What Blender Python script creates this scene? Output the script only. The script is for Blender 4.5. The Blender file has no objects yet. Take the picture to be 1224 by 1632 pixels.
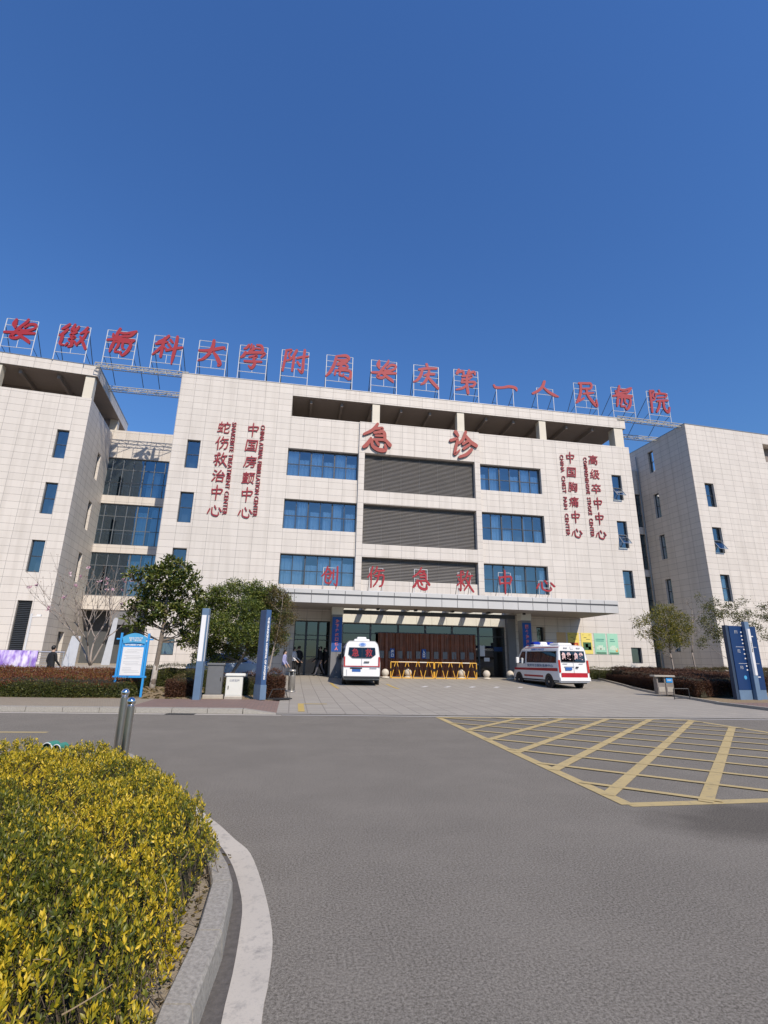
import bpy, math, random
import numpy as np
from mathutils import Vector, Matrix
R_ = math.radians
rng = np.random.default_rng(7); random.seed(7)
S = bpy.context.scene
COL = S.collection

# ------------------------------------------------------------------ camera
H = 1.6; FPX = 804.0
YAW, PITCH, ROLL = R_(9.6425), R_(16.2278), R_(1.0151)
fw = Vector((math.sin(YAW)*math.cos(PITCH), math.cos(YAW)*math.cos(PITCH), math.sin(PITCH)))
r0 = Vector((math.cos(YAW), -math.sin(YAW), 0)); u0 = r0.cross(fw)
cr = math.cos(ROLL)*r0 + math.sin(ROLL)*u0
cu = -math.sin(ROLL)*r0 + math.cos(ROLL)*u0
cam = bpy.data.cameras.new('camera'); camo = bpy.data.objects.new('camera', cam); COL.objects.link(camo)
m = Matrix((cr, cu, -fw)).transposed().to_4x4(); m.translation = (0, 0, H); camo.matrix_world = m
cam.sensor_fit = 'VERTICAL'; cam.sensor_height = 36.0; cam.lens = FPX/1632*36.0
cam.clip_start = 0.05; cam.clip_end = 3000
S.camera = camo

# ------------------------------------------------------------------ world, sun, exposure
SUN_EL, SUN_AZ = R_(42), R_(20)          # azimuth measured from the facade normal (-Y) towards +X
w = bpy.data.worlds.new('World'); S.world = w; w.use_nodes = True
nt = w.node_tree; sky = nt.nodes.new('ShaderNodeTexSky'); sky.sky_type = 'NISHITA'; sky.sun_disc = False
sky.sun_elevation = SUN_EL; sky.sun_rotation = math.pi - SUN_AZ
sky.altitude = 0; sky.air_density = 2.0; sky.dust_density = 0.0; sky.ozone_density = 4.0
deep = nt.nodes.new('ShaderNodeMix'); deep.data_type = 'RGBA'; deep.blend_type = 'MULTIPLY'; deep.inputs[0].default_value = 1.0   # deep, clear blue
nt.links.new(sky.outputs[0], deep.inputs[6]); deep.inputs[7].default_value = (0.74, 1.22, 2.12, 1)
nt.links.new(deep.outputs[2], nt.nodes['Background'].inputs[0]); nt.nodes['Background'].inputs[1].default_value = 0.053
sd = Vector((math.sin(SUN_AZ)*math.cos(SUN_EL), -math.cos(SUN_AZ)*math.cos(SUN_EL), math.sin(SUN_EL)))
sl = bpy.data.lights.new('sun', 'SUN'); sl.energy = 4.2; sl.angle = R_(0.53); sl.color = (1.0, 0.89, 0.755)
so = bpy.data.objects.new('sun', sl); COL.objects.link(so); so.rotation_euler = sd.to_track_quat('Z', 'Y').to_euler(); so.location = (20, -40, 60)
S.view_settings.view_transform = 'Standard'; S.view_settings.look = 'None'
S.view_settings.exposure = 0.19; S.view_settings.gamma = 1.0

# ------------------------------------------------------------------ materials
def nodes(name):
    m = bpy.data.materials.new(name); m.use_nodes = True; t = m.node_tree
    return m, t, t.nodes['Principled BSDF']
def nd(t, ty, **kw):
    n = t.nodes.new(ty)
    for k, v in kw.items():
        if k[0] == 'i' and k[1:].isdigit():
            if hasattr(v, 'is_output'): t.links.new(v, n.inputs[int(k[1:])])
            else: n.inputs[int(k[1:])].default_value = v
        else: setattr(n, k, v)
    return n
def ma(t, op, a, b=0.0, c=0.0): return nd(t, 'ShaderNodeMath', operation=op, i0=a, i1=b, i2=c).outputs[0]
def mixc(t, f, a, b, bt='MIX'):
    n = nd(t, 'ShaderNodeMix', data_type='RGBA', blend_type=bt)
    for i, v in ((0, f), (6, a), (7, b)):
        if hasattr(v, 'is_output'): t.links.new(v, n.inputs[i])
        else: n.inputs[i].default_value = (*v, 1) if isinstance(v, tuple) and len(v) == 3 else v
    return n.outputs[2]
def ramp(t, f, stops):
    n = nd(t, 'ShaderNodeValToRGB', i0=f); e = n.color_ramp.elements
    while len(e) < len(stops): e.new(0.5)
    for el, (p, c) in zip(e, stops): el.position = p; el.color = (*c, 1)
    return n.outputs[0]
def noise(t, vec, scale, detail=4.0, rough=0.55): 
    n = nd(t, 'ShaderNodeTexNoise', i2=scale, i3=detail, i4=rough); t.links.new(vec, n.inputs[0]); return n.outputs[0]
def mat(name, col, rough=0.6, metal=0.0, var=0.12, scale=3.0, bump=0.0, bscale=40.0, spec=0.5):
    m, t, b = nodes(name); o = nd(t, 'ShaderNodeTexCoord').outputs['Object']
    f = noise(t, o, scale)
    c = mixc(t, f, tuple(max(0, x*(1-var*1.6)) for x in col), tuple(min(1, x*(1+var*1.6)) for x in col))
    t.links.new(c, b.inputs['Base Color']); b.inputs['Roughness'].default_value = rough; b.inputs['Metallic'].default_value = metal
    b.inputs['Specular IOR Level'].default_value = spec
    if bump:
        bp = nd(t, 'ShaderNodeBump', i0=bump, i1=0.02); t.links.new(noise(t, o, bscale, 6), bp.inputs['Height']); t.links.new(bp.outputs[0], b.inputs['Normal'])
    return m

def tile_mat(name, ox, oz, tw=1.01, th=0.49, col=(0.662, 0.614, 0.556), jw=0.017):
    m, t, b = nodes(name); tc = nd(t, 'ShaderNodeTexCoord')
    p = nd(t, 'ShaderNodeSeparateXYZ'); t.links.new(tc.outputs['Object'], p.inputs[0])
    n = nd(t, 'ShaderNodeSeparateXYZ'); t.links.new(tc.outputs['Normal'], n.inputs[0])
    sx = ma(t, 'GREATER_THAN', ma(t, 'ABSOLUTE', n.outputs[0]), 0.7); sz = ma(t, 'GREATER_THAN', ma(t, 'ABSOLUTE', n.outputs[2]), 0.7)
    u = ma(t, 'ADD', ma(t, 'MULTIPLY', p.outputs[0], ma(t, 'SUBTRACT', 1.0, sx)), ma(t, 'MULTIPLY', p.outputs[1], sx))
    v = ma(t, 'ADD', ma(t, 'MULTIPLY', p.outputs[2], ma(t, 'SUBTRACT', 1.0, sz)), ma(t, 'MULTIPLY', p.outputs[1], sz))
    u = ma(t, 'DIVIDE', ma(t, 'SUBTRACT', u, ox), tw); v = ma(t, 'DIVIDE', ma(t, 'SUBTRACT', v, oz), th)
    fu, fv = ma(t, 'FRACT', u), ma(t, 'FRACT', v)
    ju = ma(t, 'LESS_THAN', ma(t, 'MINIMUM', fu, ma(t, 'SUBTRACT', 1.0, fu)), jw/tw/2)
    jv = ma(t, 'LESS_THAN', ma(t, 'MINIMUM', fv, ma(t, 'SUBTRACT', 1.0, fv)), jw/th/2)
    j = ma(t, 'MAXIMUM', ju, jv)
    cid = nd(t, 'ShaderNodeCombineXYZ', i0=ma(t, 'FLOOR', u), i1=ma(t, 'FLOOR', v), i2=3.0)
    wn = nd(t, 'ShaderNodeTexWhiteNoise', noise_dimensions='3D'); t.links.new(cid.outputs[0], wn.inputs[0])
    o = tc.outputs['Object']
    c1 = mixc(t, wn.outputs[0], tuple(x*0.955 for x in col), tuple(x*1.035 for x in col))
    # rain streaks: noise stretched vertically, and broad grime
    mp = nd(t, 'ShaderNodeMapping'); t.links.new(o, mp.inputs[0]); mp.inputs['Scale'].default_value = (2.2, 2.2, 0.16)
    st = ma(t, 'MULTIPLY', ma(t, 'SUBTRACT', noise(t, mp.outputs[0], 1.0, 5, 0.6), 0.47), 1.5)
    st = nd(t, 'ShaderNodeClamp', i0=st).outputs[0]
    c2 = mixc(t, st, c1, tuple(x*k for x, k in zip(col, (0.62, 0.60, 0.57))))
    g = ma(t, 'MULTIPLY', noise(t, o, 0.25, 5), 0.22)
    c3 = mixc(t, g, c2, tuple(x*0.72 for x in col))
    sp = ma(t, 'MULTIPLY', noise(t, o, 60.0, 2), 0.10); c3 = mixc(t, sp, c3, (0.35, 0.31, 0.27))
    c4 = mixc(t, j, c3, (0.25, 0.228, 0.21))
    t.links.new(c4, b.inputs['Base Color']); b.inputs['Roughness'].default_value = 0.55; b.inputs['Specular IOR Level'].default_value = 0.35
    bp = nd(t, 'ShaderNodeBump', i0=0.5, i1=0.01); t.links.new(ma(t, 'SUBTRACT', 1.0, j), bp.inputs['Height']); t.links.new(bp.outputs[0], b.inputs['Normal'])
    return m

def glass_mat(name, tint=(0.66, 0.84, 0.97), refl=(0.80, 0.88, 0.95), fac=0.20, rough=0.015):
    m, t, b = nodes(name); t.nodes.remove(b); out = t.nodes['Material Output']
    tr = nd(t, 'ShaderNodeBsdfTransparent', i0=(*tint, 1)); gl = nd(t, 'ShaderNodeBsdfGlossy', i0=(*refl, 1), i1=rough)
    o = nd(t, 'ShaderNodeTexCoord').outputs['Object']
    bp = nd(t, 'ShaderNodeBump', i0=0.06, i1=0.05); t.links.new(noise(t, o, 0.9, 2), bp.inputs['Height']); t.links.new(bp.outputs[0], gl.inputs['Normal'])
    fr = nd(t, 'ShaderNodeFresnel', i0=1.5)
    f = ma(t, 'ADD', fac, ma(t, 'MULTIPLY', fr.outputs[0], 0.7)); f = nd(t, 'ShaderNodeClamp', i0=f).outputs[0]
    mx = nd(t, 'ShaderNodeMixShader', i0=f); t.links.new(tr.outputs[0], mx.inputs[1]); t.links.new(gl.outputs[0], mx.inputs[2])
    t.links.new(mx.outputs[0], out.inputs[0]); return m

def leaf_mat(name, stops, rough=0.45, trans=0.25, tcol=(0.25, 0.30, 0.03)):
    m, t, b = nodes(name); g = nd(t, 'ShaderNodeNewGeometry')
    c = ramp(t, g.outputs['Random Per Island'], stops); t.links.new(c, b.inputs['Base Color'])
    b.inputs['Roughness'].default_value = rough; b.inputs['Specular IOR Level'].default_value = 0.4
    tl = nd(t, 'ShaderNodeBsdfTranslucent'); t.links.new(mixc(t, 0.5, c, tcol), tl.inputs[0])
    mx = nd(t, 'ShaderNodeMixShader', i0=trans); t.links.new(b.outputs[0], mx.inputs[1]); t.links.new(tl.outputs[0], mx.inputs[2])
    t.links.new(mx.outputs[0], t.nodes['Material Output'].inputs[0]); return m

def asphalt_mat():
    m, t, b = nodes('asphalt'); o = nd(t, 'ShaderNodeTexCoord').outputs['Object']
    c = mixc(t, noise(t, o, 0.35, 5), (0.196, 0.175, 0.143), (0.252, 0.225, 0.184))
    v = nd(t, 'ShaderNodeTexVoronoi', i2=95.0); t.links.new(o, v.inputs[0])
    c = mixc(t, ramp(t, noise(t, o, 130.0, 3, 0.75), [(0.35, (0, 0, 0)), (0.7, (1, 1, 1))]), mixc(t, 0.55, c, (0.03, 0.03, 0.03)), mixc(t, 0.55, c, (0.42, 0.40, 0.38)))
    c = mixc(t, ma(t, 'MULTIPLY', ma(t, 'LESS_THAN', v.outputs[0], 0.16), 0.45), c, (0.40, 0.39, 0.37))
    v2 = nd(t, 'ShaderNodeTexVoronoi', i2=55.0); t.links.new(o, v2.inputs[0])
    c = mixc(t, ma(t, 'MULTIPLY', ma(t, 'LESS_THAN', v2.outputs[0], 0.13), 0.6), c, (0.05, 0.05, 0.05))
    gr = noise(t, o, 58.0, 9, 0.86); c = mixc(t, ramp(t, gr, [(0.43, (0, 0, 0)), (0.57, (1, 1, 1))]), mixc(t, 0.58, c, (0.040, 0.038, 0.036)), mixc(t, 0.42, c, (0.48, 0.46, 0.43)))
    pt = ramp(t, noise(t, o, 0.9, 7, 0.7), [(0.42, (0, 0, 0)), (0.62, (1, 1, 1))]); c = mixc(t, ma(t, 'MULTIPLY', pt, 0.16), c, (0.36, 0.34, 0.31))
    mp = nd(t, 'ShaderNodeMapping'); t.links.new(o, mp.inputs[0]); mp.inputs['Scale'].default_value = (0.12, 0.7, 1)
    c = mixc(t, ma(t, 'MULTIPLY', noise(t, mp.outputs[0], 1.0, 6, 0.65), 0.30), c, (0.07, 0.066, 0.064))
    # irregular dark patch mixed into the asphalt colour beside the hatched box
    s = nd(t, 'ShaderNodeSeparateXYZ'); t.links.new(o, s.inputs[0])
    dx = ma(t, 'DIVIDE', ma(t, 'SUBTRACT', s.outputs[0], 5.3), 1.6); dy = ma(t, 'DIVIDE', ma(t, 'SUBTRACT', s.outputs[1], 5.35), 0.75)
    d = ma(t, 'ADD', ma(t, 'ADD', ma(t, 'MULTIPLY', dx, dx), ma(t, 'MULTIPLY', dy, dy)), ma(t, 'MULTIPLY', noise(t, o, 2.0, 5), 1.2))
    pf = nd(t, 'ShaderNodeMapRange', i1=0.9, i2=1.8, i3=0.5, i4=0.0); t.links.new(d, pf.inputs[0])
    c = mixc(t, pf.outputs[0], c, (0.05, 0.045, 0.042)); c = mixc(t, 1.0, c, (0.96, 0.93, 0.86), 'MULTIPLY')
    t.links.new(c, b.inputs['Base Color']); b.inputs['Roughness'].default_value = 0.92; b.inputs['Specular IOR Level'].default_value = 0.08
    bp = nd(t, 'ShaderNodeBump', i0=0.55, i1=0.006); t.links.new(noise(t, o, 120.0, 4, 0.7), bp.inputs['Height']); t.links.new(bp.outputs[0], b.inputs['Normal'])
    return m

def paver_mat(name, a, bcol, mort, bw, rh, off=0.5, var=0.5, rotz=0.0, ms=0.012):
    m, t, b = nodes(name); o = nd(t, 'ShaderNodeTexCoord').outputs['Object']
    mp = nd(t, 'ShaderNodeMapping'); t.links.new(o, mp.inputs[0]); mp.inputs['Rotation'].default_value = (0, 0, rotz)
    br = nd(t, 'ShaderNodeTexBrick'); br.offset = off; t.links.new(mp.outputs[0], br.inputs[0])
    br.inputs['Color1'].default_value = (*a, 1); br.inputs['Color2'].default_value = (*bcol, 1); br.inputs['Mortar'].default_value = (*mort, 1)
    br.inputs['Scale'].default_value = 1.0; br.inputs['Mortar Size'].default_value = ms; br.inputs['Brick Width'].default_value = bw; br.inputs['Row Height'].default_value = rh
    br.inputs['Bias'].default_value = 0.0
    c = mixc(t, ma(t, 'MULTIPLY', noise(t, o, 0.6, 6, 0.65), var), br.outputs[0], tuple(x*0.55 for x in a))
    c = mixc(t, ma(t, 'MULTIPLY', noise(t, o, 35.0, 3), 0.18), c, (0.5, 0.47, 0.43))
    t.links.new(c, b.inputs['Base Color']); b.inputs['Roughness'].default_value = 0.8; b.inputs['Specular IOR Level'].default_value = 0.3
    bp = nd(t, 'ShaderNodeBump', i0=0.4, i1=0.01); t.links.new(br.outputs['Fac'], bp.inputs['Height']); bp.invert = True; t.links.new(bp.outputs[0], b.inputs['Normal'])
    return m

def paint_mat(name, col, wear=0.35, under=(0.15, 0.145, 0.14)):
    m, t, b = nodes(name); o = nd(t, 'ShaderNodeTexCoord').outputs['Object']
    f = ramp(t, noise(t, o, 9.0, 8, 0.75), [(0.52, (0, 0, 0)), (0.80, (1, 1, 1))])
    c = mixc(t, noise(t, o, 1.3, 5), tuple(x*0.82 for x in col), tuple(min(1, x*1.08) for x in col))
    c = mixc(t, ma(t, 'MULTIPLY', f, wear), c, under)
    g = ramp(t, noise(t, o, 110.0, 3, 0.7), [(0.55, (0, 0, 0)), (0.75, (1, 1, 1))]); c = mixc(t, ma(t, 'MULTIPLY', g, 0.35), c, under)
    t.links.new(c, b.inputs['Base Color']); b.inputs['Roughness'].default_value = 0.75
    return m

M = {}
M['asphalt'] = asphalt_mat()
M['earth'] = mat('earth', (0.16, 0.13, 0.09), 0.95, var=0.25, scale=1.2, bump=0.6, bscale=18)
M['litter'] = mat('leaf_litter', (0.25, 0.185, 0.105), 0.95, var=0.4, scale=9, bump=1.0, bscale=25)
M['soil'] = mat('dry_soil', (0.28, 0.235, 0.17), 0.95, var=0.25, scale=6, bump=0.8, bscale=50)
M['plaza'] = paver_mat('plaza_pavers', (0.375, 0.342, 0.285), (0.325, 0.296, 0.248), (0.205, 0.185, 0.160), 0.56, 0.56, 0.0, 0.40, ms=0.018)
M['walk_tan'] = paver_mat('tan_pavers', (0.35, 0.285, 0.20), (0.30, 0.245, 0.17), (0.15, 0.125, 0.095), 0.22, 0.11, 0.5, 0.4)
M['walk_red'] = paver_mat('red_pavers', (0.26, 0.155, 0.12), (0.20, 0.13, 0.105), (0.11, 0.085, 0.075), 0.22, 0.11, 0.5, 0.4)
M['platform'] = paver_mat('platform_pavers', (0.40, 0.35, 0.28), (0.36, 0.32, 0.26), (0.2, 0.17, 0.14), 0.6, 0.6, 0.5, 0.3)
M['granite'] = mat('granite', (0.315, 0.293, 0.252), 0.78, var=0.42, scale=48, bump=0.25, bscale=120)
M['granite_worn'] = mat('granite_worn', (0.36, 0.35, 0.335), 0.8, var=0.25, scale=8, bump=0.25, bscale=120)
M['gutter'] = mat('gutter_dirt', (0.105, 0.095, 0.085), 0.95, var=0.35, scale=22, bump=0.4, bscale=70)
M['white_paint'] = paint_mat('white_road_paint', (0.53, 0.485, 0.41), 0.9)
M['yellow_paint'] = paint_mat('yellow_road_paint', (0.50, 0.385, 0.175), 0.9)
M['yellow_thin'] = paint_mat('yellow_bay_paint', (0.50, 0.36, 0.10), 0.8, (0.33, 0.30, 0.27))
M['bay_white'] = paint_mat('white_bay_paint', (0.62, 0.60, 0.57), 0.6, (0.33, 0.30, 0.27))
M['soffit'] = mat('soffit_board', (0.30, 0.27, 0.24), 0.8, var=0.08)
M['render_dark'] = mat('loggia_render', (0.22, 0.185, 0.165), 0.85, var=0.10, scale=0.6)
M['pillar'] = mat('pillar_stone', (0.62, 0.57, 0.47), 0.6, var=0.07, scale=1.5)
M['frame'] = mat('window_frame', (0.055, 0.062, 0.072), 0.4, 0.2)
M['frame_mid'] = mat('window_frame_mid', (0.14, 0.155, 0.17), 0.4, 0.2)
M['frame_light'] = mat('window_frame_grey', (0.26, 0.28, 0.30), 0.35, 0.4)
M['glass'] = glass_mat('blue_glass')
M['glass_link'] = glass_mat('blue_green_glass', (0.40, 0.56, 0.68), (0.66, 0.86, 1.0), 0.20)
M['glass_dark'] = glass_mat('door_glass', (0.20, 0.24, 0.27), (0.85, 0.90, 0.95), 0.12)
M['curtain'] = mat('pale_curtain', (0.74, 0.79, 0.82), 0.9, var=0.10, scale=2.0)
M['blind'] = mat('pale_blind', (0.45, 0.50, 0.52), 0.9, var=0.06)
M['room'] = mat('room_interior', (0.40, 0.41, 0.42), 0.9)
M['dark_room'] = mat('dark_interior', (0.08, 0.085, 0.09), 0.9)
M['louver'] = mat('louver_metal', (0.235, 0.222, 0.21), 0.5, 0.2, var=0.10, scale=1.2)
M['white_metal'] = mat('white_painted_steel', (0.60, 0.61, 0.62), 0.4, 0.0, var=0.05)
M['truss'] = mat('cream_steel', (0.47, 0.44, 0.36), 0.5, 0.0, var=0.10, scale=6)
M['dark_metal'] = mat('dark_steel', (0.06, 0.065, 0.075), 0.45, 0.5)
M['sign_red'] = mat('sign_red', (0.31, 0.011, 0.022), 0.6, var=0.10, scale=2.5)
M['sign_red2'] = mat('sign_red_faded', (0.32, 0.048, 0.036), 0.6, var=0.12, scale=2.5)
M['sign_red3'] = mat('sign_red_deep', (0.27, 0.014, 0.026), 0.5, var=0.10, scale=2.5)
M['sign_side'] = mat('sign_return', (0.20, 0.05, 0.065), 0.5)  # dull dark red: the characters' shadowed edges are put into this colour
M['alu'] = mat('aluminium_panel', (0.53, 0.52, 0.50), 0.42, 0.10, var=0.06, scale=1.0)
M['alu_dark'] = mat('aluminium_gap', (0.10, 0.10, 0.105), 0.5, 0.3)
M['header'] = mat('header_panel', (0.62, 0.61, 0.54), 0.5, var=0.05)
M['grey_stone'] = mat('grey_cladding', (0.185, 0.187, 0.195), 0.5, var=0.08)
M['banner_blue'] = mat('banner_blue', (0.010, 0.075, 0.30), 0.6, var=0.08)
M['banner_red'] = mat('banner_letter', (0.75, 0.20, 0.20), 0.6)
M['door_curtain'] = mat('brown_door_curtain', (0.17, 0.052, 0.022), 0.35, var=0.5, scale=2.6)
M['barrier'] = mat('barrier_yellow', (0.72, 0.40, 0.045), 0.5, var=0.12, scale=6)
M['barrier_white'] = mat('barrier_white', (0.72, 0.66, 0.55), 0.5, var=0.12, scale=6)
M['black'] = mat('black_paint', (0.02, 0.02, 0.022), 0.5)
M['ball'] = mat('stone_ball', (0.56, 0.51, 0.43), 0.8, var=0.18, scale=7, bump=0.3, bscale=60)
M['sign_blue'] = mat('sign_blue', (0.007, 0.032, 0.115), 0.4, var=0.06)
M['steel_blue'] = mat('steel_blue_paint', (0.13, 0.20, 0.30), 0.45, 0.1, var=0.10, scale=4)
M['pylon_blue'] = mat('pylon_blue', (0.045, 0.10, 0.22), 0.4, 0.1, var=0.12, scale=3)
M['kiosk_blue'] = mat('kiosk_blue', (0.03, 0.27, 0.62), 0.4, var=0.06)
M['paper'] = mat('paper', (0.66, 0.66, 0.66), 0.7, var=0.03)
M['ink'] = mat('grey_ink', (0.35, 0.36, 0.38), 0.8)
M['white'] = mat('white_plastic', (0.78, 0.78, 0.78), 0.5, var=0.03)
M['cabinet'] = mat('grey_cabinet', (0.15, 0.155, 0.16), 0.5, 0.2, var=0.10, scale=5)
M['cabinet_white'] = mat('cream_cabinet', (0.66, 0.66, 0.60), 0.5, var=0.06, scale=4)
M['concrete'] = mat('concrete', (0.40, 0.36, 0.30), 0.9, var=0.15, scale=5, bump=0.4, bscale=60)
M['steel'] = mat('stainless_steel', (0.52, 0.49, 0.45), 0.30, 1.0, var=0.10, scale=10)
M['bin_steel'] = mat('brushed_bin_steel', (0.45, 0.43, 0.39), 0.42, 0.7, var=0.12, scale=8)
M['chrome'] = mat('polished_steel', (0.72, 0.70, 0.70), 0.08, 1.0, var=0.03)
M['van_white'] = mat('van_paint', (0.78, 0.78, 0.77), 0.25, var=0.03, scale=1.5)
M['van_glass'] = glass_mat('van_glass', (0.05, 0.06, 0.065), (0.8, 0.85, 0.9), 0.05)
M['tyre'] = mat('tyre_rubber', (0.018, 0.018, 0.019), 0.85)
M['rim'] = mat('wheel_rim', (0.45, 0.45, 0.46), 0.35, 0.8)
M['van_red'] = mat('van_stripe_red', (0.40, 0.018, 0.030), 0.35)
M['lamp_red'] = mat('tail_lamp_red', (0.45, 0.03, 0.02), 0.2)
M['plate_blue'] = mat('plate_blue', (0.03, 0.11, 0.36), 0.4)
M['lamp_blue'] = mat('beacon_blue', (0.01, 0.03, 0.30), 0.15)
M['emblem'] = mat('emblem_blue', (0.10, 0.22, 0.55), 0.5)
M['bark'] = mat('bark', (0.19, 0.155, 0.125), 0.9, var=0.25, scale=12, bump=0.8, bscale=40)
M['bark_pale'] = mat('pale_bark', (0.29, 0.245, 0.21), 0.85, var=0.20, scale=12, bump=0.5, bscale=40)
M['whitewash'] = mat('pale_lower_bark', (0.42, 0.38, 0.33), 0.9, var=0.25, scale=10)
M['twig'] = mat('dry_twig', (0.34, 0.255, 0.155), 0.9, var=0.3, scale=9)
M['twig_dark'] = mat('dark_twig', (0.10, 0.075, 0.05), 0.95, var=0.3, scale=9)
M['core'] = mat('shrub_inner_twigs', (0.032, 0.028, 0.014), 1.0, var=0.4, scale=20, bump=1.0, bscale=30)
M['purple_cloth'] = mat('purple_cloth', (0.30, 0.17, 0.50), 0.85)
M['rail_steel'] = mat('rail_steel', (0.55, 0.55, 0.56), 0.35, 0.6)
M['green_plastic'] = mat('green_plastic', (0.04, 0.24, 0.18), 0.4, var=0.05)
M['skin'] = mat('skin', (0.46, 0.30, 0.22), 0.55)
M['hair'] = mat('black_hair', (0.012, 0.011, 0.011), 0.5)
M['cl_black'] = mat('black_cloth', (0.014, 0.015, 0.018), 0.9)
M['cl_lav'] = mat('lavender_cloth', (0.30, 0.31, 0.52), 0.9)
M['cl_white'] = mat('white_cloth', (0.68, 0.68, 0.70), 0.9)
M['cl_grey'] = mat('grey_cloth', (0.10, 0.10, 0.12), 0.9)
M['car_blue'] = mat('pale_car_paint', (0.42, 0.50, 0.62), 0.25)
M['ply'] = mat('grey_board', (0.40, 0.42, 0.45), 0.7, var=0.10, scale=4)

# ------------------------------------------------------------------ mesh building
class Pl:                                   # a plane frame: origin, along, inward
    def __init__(s, O, u, d): s.O, s.u, s.d = Vector(O), Vector(u), Vector(d)
    def __call__(s, a, z, d=0.0): return s.O + s.u*a + s.d*d + Vector((0, 0, z))
FRONT = Pl((0, 0, 0), (1, 0, 0), (0, 1, 0))
class MB:
    def __init__(s): s.v = []; s.f = []; s.m = []; s.mi = 0
    def add(s, vs, fs):
        n = len(s.v); s.v += [tuple(p) for p in vs]; s.f += [tuple(i+n for i in f) for f in fs]; s.m += [s.mi]*len(fs)
    def hexa(s, p):                         # 8 points: bottom 4 ccw, top 4 ccw
        s.add(p, [(3, 2, 1, 0), (4, 5, 6, 7), (0, 1, 5, 4), (1, 2, 6, 5), (2, 3, 7, 6), (3, 0, 4, 7)])
    def box(s, x0, x1, y0, y1, z0, z1):
        s.hexa([(x0, y0, z0), (x1, y0, z0), (x1, y1, z0), (x0, y1, z0), (x0, y0, z1), (x1, y0, z1), (x1, y1, z1), (x0, y1, z1)])
    def pbox(s, P, a0, a1, z0, z1, d0, d1):
        s.hexa([P(a0, z0, d0), P(a1, z0, d0), P(a1, z0, d1), P(a0, z0, d1), P(a0, z1, d0), P(a1, z1, d0), P(a1, z1, d1), P(a0, z1, d1)])
    def bevbox(s, x0, x1, y0, y1, z0, z1, b):
        P = [(x0+b, y0), (x1-b, y0), (x1, y0+b), (x1, y1-b), (x1-b, y1), (x0+b, y1), (x0, y1-b), (x0, y0+b)]
        cx, cy = (x0+x1)/2, (y0+y1)/2
        def ins(k): return [(cx+(x-cx)*(1-k*2*b/(x1-x0)), cy+(y-cy)*(1-k*2*b/(y1-y0))) for x, y in P]
        rings = [[(x, y, z0) for x, y in P], [(x, y, z1-b) for x, y in P], [(x, y, z1) for x, y in ins(1)]]
        s.loft(rings, True, True)
    def loft(s, rings, cap0=False, cap1=False, close=True):
        n = len(rings[0]); vs = [p for r in rings for p in r]; fs = []
        for i in range(len(rings)-1):
            for j in range(n if close else n-1):
                k = (j+1) % n; fs.append((i*n+j, i*n+k, (i+1)*n+k, (i+1)*n+j))
        if cap0: fs.append(tuple(range(n-1, -1, -1)))
        if cap1: fs.append(tuple((len(rings)-1)*n+j for j in range(n)))
        s.add(vs, fs)
    def tube(s, pts, r, n=8, cap=True):
        pts = [Vector(p) for p in pts]; rr = r if isinstance(r, (list, tuple)) else [r]*len(pts)
        rings = []; ref = None
        for i, p in enumerate(pts):
            t = (pts[min(i+1, len(pts)-1)]-pts[max(i-1, 0)])
            if t.length < 1e-9: t = Vector((0, 0, 1))
            t.normalize()
            if ref is None: ref = Vector((1, 0, 0)) if abs(t.x) < 0.8 else Vector((0, 1, 0))
            a = (ref-t*ref.dot(t)).normalized(); b = t.cross(a); ref = a
            rings.append([p+(a*math.cos(2*math.pi*k/n)+b*math.sin(2*math.pi*k/n))*rr[i] for k in range(n)])
        s.loft(rings, cap, cap)
    def lathe(s, prof, n=24, c=(0, 0, 0)):
        s.loft([[(c[0]+r*math.cos(2*math.pi*k/n), c[1]+r*math.sin(2*math.pi*k/n), c[2]+z) for k in range(n)] for r, z in prof], True, True)
    def ball(s, c, r, n=16, k=10, sq=(1, 1, 1)):
        rings = []
        for i in range(k+1):
            a = -math.pi/2+math.pi*i/k; rr = max(1e-4, math.cos(a))*r
            rings.append([(c[0]+rr*math.cos(2*math.pi*j/n)*sq[0], c[1]+rr*math.sin(2*math.pi*j/n)*sq[1], c[2]+math.sin(a)*r*sq[2]) for j in range(n)])
        s.loft(rings, True, True)
    def prism(s, poly, P, d0, d1):          # polygon in plane coordinates extruded in depth
        n = len(poly); s.add([P(a, z, d0) for a, z in poly]+[P(a, z, d1) for a, z in poly],
              [tuple(range(n)), tuple(range(2*n-1, n-1, -1))]+[(i, i+n, (i+1) % n+n, (i+1) % n) for i in range(n)])
    def facade(s, P, a0, a1, z0, z1, holes):
        xs = sorted({a0, a1, *[h[0] for h in holes], *[h[1] for h in holes]}); zs = sorted({z0, z1, *[h[2] for h in holes], *[h[3] for h in holes]})
        xs = [x for x in xs if a0 <= x <= a1]; zs = [z for z in zs if z0 <= z <= z1]
        for i in range(len(xs)-1):
            for j in range(len(zs)-1):
                cx, cz = (xs[i]+xs[i+1])/2, (zs[j]+zs[j+1])/2
                if any(h[0] < cx < h[1] and h[2] < cz < h[3] for h in holes): continue
                s.add([P(xs[i], zs[j]), P(xs[i+1], zs[j]), P(xs[i+1], zs[j+1]), P(xs[i], zs[j+1])], [(0, 1, 2, 3)])
        for b0, b1, c0, c1, d in holes:
            if d <= 0: continue
            q = [P(b0, c0), P(b1, c0), P(b1, c1), P(b0, c1), P(b0, c0, d), P(b1, c0, d), P(b1, c1, d), P(b0, c1, d)]
            s.add(q, [(0, 4, 5, 1), (1, 5, 6, 2), (2, 6, 7, 3), (3, 7, 4, 0)])
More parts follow.
